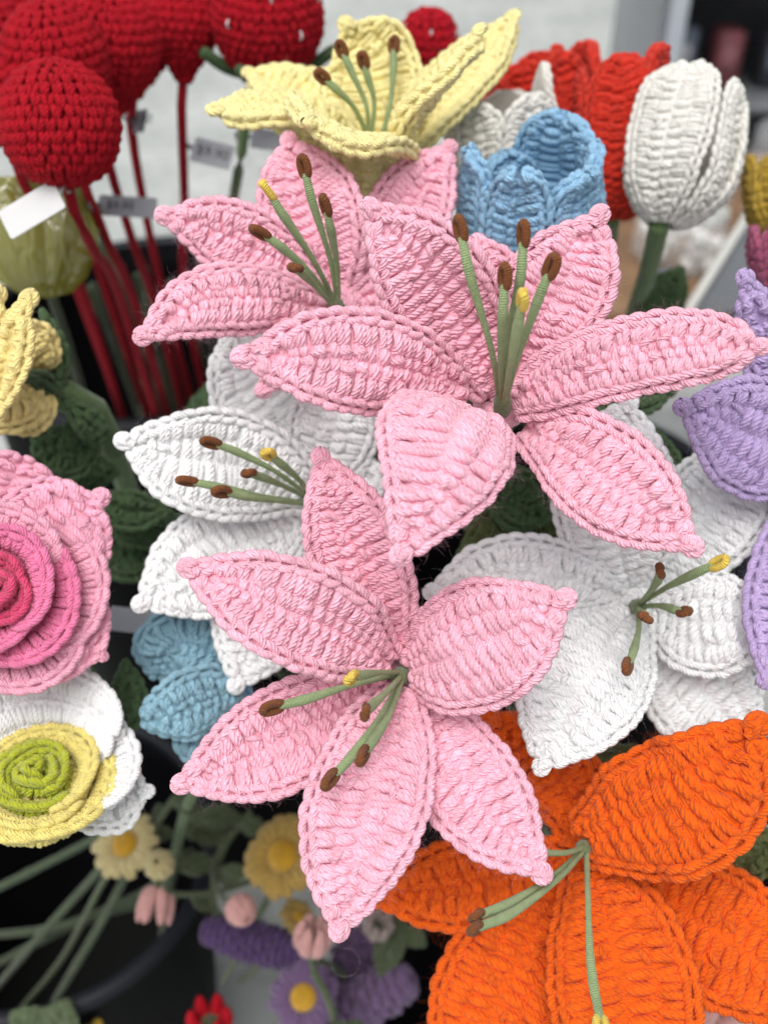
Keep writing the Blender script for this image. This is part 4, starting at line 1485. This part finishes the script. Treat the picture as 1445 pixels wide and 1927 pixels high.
def price_tag(label, c, w, h, ang, loop, text=None, tilt=(0, 0), mat=PAPER, tpos=0.0):
    c3 = K(*c)
    u = c[2] / FPX
    X = np.array([math.cos(ang), math.sin(ang), tilt[0]]); X = unit(X)
    Z = unit(np.array([tilt[1], .15, 1.0])); Z = unit(Z - X * np.dot(X, Z))
    Yv = np.cross(Z, X)
    W, H = w * u / 2, h * u / 2
    root = thing("price_tag", label, "price tag", c3, "price tags tied to the stems")
    mb = MB()
    q = W * .06
    outl = [(-W + q, -H), (W - q, -H), (W, -H + q), (W, H - q), (W - q, H), (-W + q, H), (-W, H - q), (-W, -H + q)]
    rings = [np.array([c3 + X * x + Yv * y + Z * z for x, y in outl]) for z in (-.0003, .0003)]
    mb.grid(np.array(rings), closed_v=True)
    for r_, rev in ((rings[0], 1), (rings[1], 0)):
        qs = [[0, 1, 2, 7], [7, 2, 3, 6], [6, 3, 4, 5]]
        mb.add(r_, [t[::-1] for t in qs] if rev else qs)
    mb.build("card", mat, root, smooth=False)
    # strap looping round the stem
    lp = K(*loop)
    side = -1 if np.dot(lp - c3, X) < 0 else 1
    st = c3 + X * side * W * .98
    n = unit(lp - st)
    pts = [st, st * .5 + lp * .5 + Yv * .0006, lp + n * .004 + Z * .0035, lp + n * .006, lp + n * .003 - Z * .0045, lp - n * .002 - Z * .003]
    C, _ = catmull(pts, 16)
    mb = MB()
    a = C[:, None, :] + Yv[None, None, :] * np.array([-.0016, .0016])[None, :, None]
    fr = np.concatenate([a + Z * .0002, (a - Z * .0002)[:, ::-1]], 1)
    mb.grid(fr, closed_v=True)
    mb.build("strap", mat, root)
    if text:
        cu = bpy.data.curves.new("price_text", 'FONT')
        cu.body = text
        cu.align_x, cu.align_y = 'CENTER', 'CENTER'
        cu.size = H * 1.15
        to = bpy.data.objects.new("price_text", cu)
        me = bpy.data.meshes.new_from_object(to)
        bpy.data.objects.remove(to)
        v = np.zeros(len(me.vertices) * 3)
        me.vertices.foreach_get("co", v)
        v = v.reshape(-1, 3)
        P = c3 + X * (v[:, :1] + tpos * W) + Yv * v[:, 1:2] + Z * .0007
        P = to_world(P) - np.array(root.location)
        me.vertices.foreach_set("co", P.astype(np.float32).ravel())
        me.update()
        me.materials.append(INK)
        t = bpy.data.objects.new("price_text", me)
        t.parent = root
        COL.objects.link(t)
    return root


price_tag("blank white tag tied under the nearest red ball", (60, 394, .50), 122, 62, .50, (122, 352, .505), None, (.1, 0), PAPER)
price_tag("grey tag with a price below the red balls, its end behind the pink petal", (240, 388, .63), 110, 40, -.06, (172, 388, .60), "$9.90", (0, 0), PAPERG, -.25)
price_tag("grey tag with a price right of the free hanging red drop", (400, 288, .66), 76, 48, -.24, (345, 272, .68), "$9.90", (0, 0), PAPERG)
price_tag("small grey tag turned half away on a red stem at upper left", (264, 227, .65), 26, 46, -.06, (244, 226, .66), "$9.90", (.5, 0), PAPERG)
price_tag("grey tag hidden mostly under the yellow lily", (503, 262, .66), 60, 40, -.15, (452, 255, .67), None, (0, 0), PAPERG)
price_tag("grey tag on the large ivory tulip stem", (1245, 522, .66), 70, 38, .02, (1208, 522, .615), "$9.90", (0, 0), PAPERG)
price_tag("blank grey card lying between the pink rose and white lily", (250, 1168, .53), 90, 46, -.12, (190, 1160, .55), None, (0, .1), PAPERG)


# ------------------------------------------------------------------ cellophane wrapped bunch
def film_mat():
    m, n, l, b = new_mat("yellow_cellophane")
    out = n["Material Output"]
    n.remove(b)
    tr = n.new("ShaderNodeBsdfTransparent"); tr.inputs[0].default_value = (.86, .84, .40, 1)
    tl = n.new("ShaderNodeBsdfTranslucent"); tl.inputs[0].default_value = (.62, .58, .08, 1)
    df = n.new("ShaderNodeBsdfDiffuse"); df.inputs[0].default_value = (.50, .48, .10, 1)
    gl = n.new("ShaderNodeBsdfGlossy"); gl.inputs["Roughness"].default_value = .18
    m1 = n.new("ShaderNodeMixShader"); m1.inputs[0].default_value = .5
    m2 = n.new("ShaderNodeMixShader"); m2.inputs[0].default_value = .56
    m3 = n.new("ShaderNodeMixShader"); m3.inputs[0].default_value = .14
    tc = n.new("ShaderNodeTexCoord"); ns = n.new("ShaderNodeTexNoise"); ns.inputs["Scale"].default_value = 30; ns.inputs["Distortion"].default_value = 2
    mp = n.new("ShaderNodeMapping"); mp.inputs["Scale"].default_value = (1.5, 1.5, .35)
    l.new(tc.outputs["Object"], mp.inputs[0]); l.new(mp.outputs[0], ns.inputs["Vector"])
    bp = n.new("ShaderNodeBump"); bp.inputs["Distance"].default_value = .008; bp.inputs["Strength"].default_value = .9
    l.new(ns.outputs[0], bp.inputs["Height"])
    for q in (tl, df, gl):
        l.new(bp.outputs[0], q.inputs["Normal"])
    l.new(tl.outputs[0], m1.inputs[1]); l.new(df.outputs[0], m1.inputs[2])
    l.new(tr.outputs[0], m2.inputs[1]); l.new(m1.outputs[0], m2.inputs[2])
    l.new(m2.outputs[0], m3.inputs[1]); l.new(gl.outputs[0], m3.inputs[2])
    l.new(m3.outputs[0], out.inputs[0])
    return m


def film_bag():
    T, B = K(62, 335, .60), K(92, 560, .62)
    A = unit(T - B); H = np.linalg.norm(T - B)
    E1 = unit(np.cross(A, (0, 0, 1))); E2 = np.cross(A, E1)
    root = thing("cellophane_wrap", "yellow-green translucent cellophane wrap under the nearest red ball", "wrap", B)
    u = .6 / FPX
    prof = [(8, -.0), (45, .04), (78, .16), (100, .36), (108, .58), (100, .80), (84, .95), (74, 1.02)]
    th = np.linspace(0, 2 * math.pi, 56, endpoint=False)
    ph = rng.random(4) * 6
    for name, k in (("outer_film", 1.0), ("inner_film", .86)):
        rows = []
        for r, z in prof:
            rr = r * k * u * (1 + .06 * np.sin(5 * th + ph[0] + 3 * z) + .05 * np.sin(11 * th + ph[1] - 4 * z) + .03 * np.sin(19 * th + ph[2]))
            rows.append(B + A * H * (z * (1 if k == 1 else .95) + .02 * (k < 1)) + E1 * (rr * np.cos(th))[:, None] + E2 * (rr * np.sin(th))[:, None])
        mb = MB(); mb.grid(np.array(rows), closed_v=True)
        mb.build(name, FILM, root)
    # the yellow bloom inside and its stem
    mb = MB()
    for a in np.linspace(0, 6.28, 7)[:-1]:
        o_ = E1 * math.cos(a) + E2 * math.sin(a)
        C, _ = catmull([B + A * H * .25, B + A * H * .5 + o_ * .012, B + A * H * .8 + o_ * .018, B + A * H * .98 + o_ * .012], 10)
        mb.tube(C, np.array([.004, .006, .008, .009, .009, .009, .008, .007, .005, .003]), 8)
    mb.build("bloom", yarn("leek_yarn", (.45, .42, .06)), root)
    mb = MB()
    C, _ = catmull([B + A * H * .3, B, K(125, 640, .70), inside(BB, -.5, -.2)], 12)
    mb.tube(C, .0034, 8); mb.build("stem", yarn("dark_stem_thread", (.035, .05, .022), twist=(3.0, 1.0), depth=.0003), root)


FILM = film_mat()
film_bag()

BST = yarn("bare_stem_thread", (.05, .072, .035), twist=(3.0, 1.0), depth=.0003)  # darker than the lit stems' green: shade put into the colour
# ------------------------------------------------------------------ bare stems
for i, (pts, nm) in enumerate([
    ([(-60, 1700, .76), (100, 1620, .74), (215, 1560, .72)], "highest of the bare stems crossing the black bucket"),
    ([(-60, 1765, .80), (110, 1745, .76), (250, 1690, .74), (300, 1660, .73)], "bare stem lying nearly level across the black bucket"),
    ([(-40, 1900, .80), (60, 1780, .74), (150, 1680, .72), (205, 1620, .70)], "bare stem rising steeply to the cream daisy"),
    ([(60, 1960, .78), (130, 1840, .74), (200, 1720, .72), (255, 1610, .70), (300, 1520, .69)], "lowest bare stem, running up beside the pink bell"),
    ([(-50, 1840, .80), (80, 1770, .78), (200, 1720, .77), (330, 1690, .76)], "bare stem half hidden behind two others in the bucket"),
]):
    C, _ = catmull([K(*q) for q in pts], 18)
    root = thing("bare_stem", nm, "stem", C[0], "bare green stems over the bucket")
    mb = MB(); mb.tube(C, .0028, 8); mb.build("wrapped_wire", BST, root)
    T = unit(C[8] - C[6])
    mb = MB(); mb.tube(np.array([C[7] - T * .003, C[7], C[7] + T * .003]), .0031, 8); mb.build("tape_band", BST, root)

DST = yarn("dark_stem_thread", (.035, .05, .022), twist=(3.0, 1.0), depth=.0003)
for i in range(12):
    fx, fy = rng.uniform(-.8, .9), rng.uniform(-.6, .6)
    end = inside(BB, fx, fy, .5)
    tp = K(rng.uniform(150, 460), rng.uniform(430, 560), rng.uniform(.80, .88))
    C, _ = catmull([end, end * .5 + tp * .5 + rng.normal(0, .006, 3), tp], 12)
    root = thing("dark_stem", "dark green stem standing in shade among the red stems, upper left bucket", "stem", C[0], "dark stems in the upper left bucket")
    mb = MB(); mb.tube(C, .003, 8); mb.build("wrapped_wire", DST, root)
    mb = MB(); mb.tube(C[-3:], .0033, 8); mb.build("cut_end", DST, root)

# ------------------------------------------------------------------ small background flowers
CRD = yarn("cream_daisy_yarn", (.46, .38, .18))  # bottom-flower yarns are darkened, standing in for shade under the bunch
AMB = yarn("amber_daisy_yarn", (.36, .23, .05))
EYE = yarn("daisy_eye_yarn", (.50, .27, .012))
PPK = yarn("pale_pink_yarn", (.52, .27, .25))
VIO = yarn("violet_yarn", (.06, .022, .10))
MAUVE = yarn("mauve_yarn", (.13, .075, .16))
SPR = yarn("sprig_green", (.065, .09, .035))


def small_stem(root, pts, r=.0022, mat=None):
    C, _ = catmull([K(*q) if np.shape(q) == (3,) and q[2] > .2 else np.asarray(q) for q in pts], 16)
    mb = MB(); mb.tube(C, r, 8); mb.build("stem", mat or SPR, root)


def daisy(label, px, py, d, r, A, mat, eye, n, stem):
    c = K(px, py, d)
    u = d / FPX
    A = unit(np.array(A, float))
    E1 = unit(np.cross(A, (.1, 1, .2))); E2 = np.cross(A, E1)
    root = thing("crochet_daisy", label, "crochet daisy", c, "small crochet daisies at the bottom")
    for i in range(n):
        a = 2 * math.pi * i / n + rng.uniform(-.08, .08)
        o_ = E1 * math.cos(a) + E2 * math.sin(a)
        sd = np.cross(A, o_)
        R = r * u * rng.uniform(.92, 1.08)
        mb = MB()
        for q in (-1, 1):
            C = c + o_ * np.linspace(.3, 1.0, 6)[:, None] * R + A * (.12 * R * np.sin(np.linspace(0, 3, 6)))[:, None] + sd * (q * R * .105 * np.sin(np.linspace(.7, 2.6, 6)))[:, None]
            mb.tube(C, np.array([.06, .10, .13, .14, .13, .09]) * R, 7, up=tuple(A))
        mb.build("petal", mat, root)
    mb = MB()
    t = np.linspace(0, 1, 60)
    th = t * 2 * math.pi * 5
    rr = .36 * r * u * np.sqrt(t) 
    C = c + E1 * (rr * np.cos(th))[:, None] + E2 * (rr * np.sin(th))[:, None] + A * (.18 * r * u * (1 - t ** 2) + .10 * r * u)[:, None]
    mb.tube(C, .09 * r * u, 6, up=tuple(A))
    mb.build("eye", eye, root)
    mb = MB()
    C = c - A * np.array([.02, .25, .5])[:, None] * r * u
    mb.tube(C, np.array([.42, .34, .12]) * r * u, 10); mb.build("calyx", SPR, root)
    small_stem(root, [c - A * .4 * r * u] + [K(*q) for q in stem])
    return root


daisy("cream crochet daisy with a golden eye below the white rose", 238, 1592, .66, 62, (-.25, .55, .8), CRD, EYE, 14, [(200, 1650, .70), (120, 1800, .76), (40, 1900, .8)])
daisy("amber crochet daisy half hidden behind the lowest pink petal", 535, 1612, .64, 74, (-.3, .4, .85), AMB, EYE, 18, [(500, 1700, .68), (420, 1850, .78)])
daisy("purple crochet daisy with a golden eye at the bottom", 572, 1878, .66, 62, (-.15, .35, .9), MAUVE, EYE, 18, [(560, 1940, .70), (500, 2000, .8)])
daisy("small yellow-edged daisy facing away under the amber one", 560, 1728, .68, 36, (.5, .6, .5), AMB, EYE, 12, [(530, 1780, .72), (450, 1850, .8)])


def bud(label, px, py, d, r, A, mat, n, stem, flare=.6, ln=1.5):
    c = K(px, py, d)
    u = d / FPX
    A = unit(np.array(A, float))
    E1 = unit(np.cross(A, (.1, .2, 1))); E2 = np.cross(A, E1)
    R = r * u
    root = thing("crochet_bud", label, "crochet bud", c - A * R, "small crochet buds at the bottom")
    for i in range(n):
        a = 2 * math.pi * i / n
        o_ = E1 * math.cos(a) + E2 * math.sin(a)
        C, _ = catmull([c - A * R * .8, c - A * R * .2 + o_ * R * .62, c + A * R * (ln * .4) + o_ * R * (.4 + flare * .5), c + A * R * ln * .75 + o_ * R * flare], 9)
        mb = MB(); mb.tube(C, R * np.array([.2, .3, .38, .40, .38, .36, .32, .26, .16]), 8)
        mb.build("petal", mat, root)
    mb = MB()
    C = c - A * R * np.array([.35, .65, 1.0, 1.25])[:, None]
    mb.tube(C, R * np.array([.72, .66, .42, .16]), 10); mb.build("calyx", SPR, root)
    small_stem(root, [c - A * R * 1.1] + [K(*q) for q in stem], .0018)
    return root


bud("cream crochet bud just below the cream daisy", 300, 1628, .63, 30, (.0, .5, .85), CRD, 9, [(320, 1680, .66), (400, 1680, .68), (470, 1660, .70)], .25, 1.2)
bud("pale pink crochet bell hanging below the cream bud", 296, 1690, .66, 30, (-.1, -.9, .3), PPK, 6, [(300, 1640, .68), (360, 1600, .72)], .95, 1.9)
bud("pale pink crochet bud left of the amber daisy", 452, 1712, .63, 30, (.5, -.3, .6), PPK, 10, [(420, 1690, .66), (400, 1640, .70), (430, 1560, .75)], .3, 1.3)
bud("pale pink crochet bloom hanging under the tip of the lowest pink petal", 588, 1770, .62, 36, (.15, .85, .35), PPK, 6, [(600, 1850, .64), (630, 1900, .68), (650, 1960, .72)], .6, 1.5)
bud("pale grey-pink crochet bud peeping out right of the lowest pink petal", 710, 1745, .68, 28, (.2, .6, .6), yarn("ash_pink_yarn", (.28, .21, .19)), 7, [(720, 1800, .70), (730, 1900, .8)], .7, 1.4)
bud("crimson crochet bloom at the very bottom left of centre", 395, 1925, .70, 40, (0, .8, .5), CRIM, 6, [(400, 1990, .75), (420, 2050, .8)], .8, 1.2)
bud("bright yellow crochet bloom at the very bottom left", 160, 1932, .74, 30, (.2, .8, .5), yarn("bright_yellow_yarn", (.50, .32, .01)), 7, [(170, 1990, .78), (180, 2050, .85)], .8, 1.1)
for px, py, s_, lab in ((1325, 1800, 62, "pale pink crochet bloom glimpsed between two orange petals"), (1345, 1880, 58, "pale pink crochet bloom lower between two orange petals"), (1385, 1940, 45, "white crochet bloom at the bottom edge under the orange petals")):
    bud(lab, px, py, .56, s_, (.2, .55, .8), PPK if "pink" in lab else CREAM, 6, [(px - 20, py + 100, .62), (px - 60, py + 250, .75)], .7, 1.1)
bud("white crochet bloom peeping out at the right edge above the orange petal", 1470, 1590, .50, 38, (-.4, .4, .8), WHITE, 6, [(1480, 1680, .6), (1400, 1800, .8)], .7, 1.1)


def lavender(label, a, b, r, mat, stem):
    """a fat spike of small loops from a to b"""
    A_, B_ = K(*a), K(*b)
    root = thing("crochet_lavender", label, "crochet lavender", A_, "crochet lavender spikes at the bottom")
    T = unit(B_ - A_)
    E1 = unit(np.cross(T, (.1, .2, 1))); E2 = np.cross(T, E1)
    L = np.linalg.norm(B_ - A_)
    R = r * a[2] / FPX
    n = int(L / (R * .42))
    tau = np.linspace(0, 1, 7)
    for i in range(n):
        m = 7
        k = math.sin(math.pi * (.12 + .8 * (i + .5) / n)) ** .5
        mb = MB()
        for j in range(m):
            a_ = 2 * math.pi * (j + .5 * (i % 2)) / m + rng.uniform(-.2, .2)
            o_ = E1 * math.cos(a_) + E2 * math.sin(a_)
            s_ = np.cross(T, o_)
            c = A_ + T * L * (i + .5) / n
            C = c + o_ * (R * k * (.25 + .75 * np.sin(math.pi * tau)))[:, None] + s_ * (R * .32 * np.cos(math.pi * tau))[:, None] + T * (R * .25 * tau)[:, None]
            mb.tube(C, R * .20, 6)
        mb.build("whorl", mat, root)
    small_stem(root, [A_ * .95 + B_ * .05 + T * 0] + [K(*q) for q in stem] if stem else [A_, B_], .0024)
    return root


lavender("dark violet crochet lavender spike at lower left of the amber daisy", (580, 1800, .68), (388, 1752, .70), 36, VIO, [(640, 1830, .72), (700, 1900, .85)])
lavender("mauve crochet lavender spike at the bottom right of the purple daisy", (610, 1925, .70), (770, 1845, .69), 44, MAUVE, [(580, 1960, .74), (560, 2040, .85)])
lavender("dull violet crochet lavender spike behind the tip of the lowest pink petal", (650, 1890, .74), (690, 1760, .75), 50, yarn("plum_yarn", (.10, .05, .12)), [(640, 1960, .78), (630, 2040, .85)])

# leafy sprigs
def sprig(label, stem, leaves, mat=SPR, r=.0022):
    C, _ = catmull([K(*q) for q in stem], 20)
    root = thing("leafy_sprig", label, "leafy sprig", C[0], "leafy sprigs at the bottom")
    mb = MB(); mb.tube(C, r, 8); mb.build("stem", mat, root)
    for (f, ex, ey, dz, w) in leaves:
        b = C[int(f * 19)]
        d = -b[2]
        tip = K(ex, ey, d + dz)
        mid = (b + tip) / 2 + np.array([0, .004, .006])
        petal(root, mat, [b, mid, tip], w * d / FPX, name="leaf", knob=False, prof='leaf', fz=0, sides=5, M=4, p=.005, hwpx=False, cup=.2)
    return root


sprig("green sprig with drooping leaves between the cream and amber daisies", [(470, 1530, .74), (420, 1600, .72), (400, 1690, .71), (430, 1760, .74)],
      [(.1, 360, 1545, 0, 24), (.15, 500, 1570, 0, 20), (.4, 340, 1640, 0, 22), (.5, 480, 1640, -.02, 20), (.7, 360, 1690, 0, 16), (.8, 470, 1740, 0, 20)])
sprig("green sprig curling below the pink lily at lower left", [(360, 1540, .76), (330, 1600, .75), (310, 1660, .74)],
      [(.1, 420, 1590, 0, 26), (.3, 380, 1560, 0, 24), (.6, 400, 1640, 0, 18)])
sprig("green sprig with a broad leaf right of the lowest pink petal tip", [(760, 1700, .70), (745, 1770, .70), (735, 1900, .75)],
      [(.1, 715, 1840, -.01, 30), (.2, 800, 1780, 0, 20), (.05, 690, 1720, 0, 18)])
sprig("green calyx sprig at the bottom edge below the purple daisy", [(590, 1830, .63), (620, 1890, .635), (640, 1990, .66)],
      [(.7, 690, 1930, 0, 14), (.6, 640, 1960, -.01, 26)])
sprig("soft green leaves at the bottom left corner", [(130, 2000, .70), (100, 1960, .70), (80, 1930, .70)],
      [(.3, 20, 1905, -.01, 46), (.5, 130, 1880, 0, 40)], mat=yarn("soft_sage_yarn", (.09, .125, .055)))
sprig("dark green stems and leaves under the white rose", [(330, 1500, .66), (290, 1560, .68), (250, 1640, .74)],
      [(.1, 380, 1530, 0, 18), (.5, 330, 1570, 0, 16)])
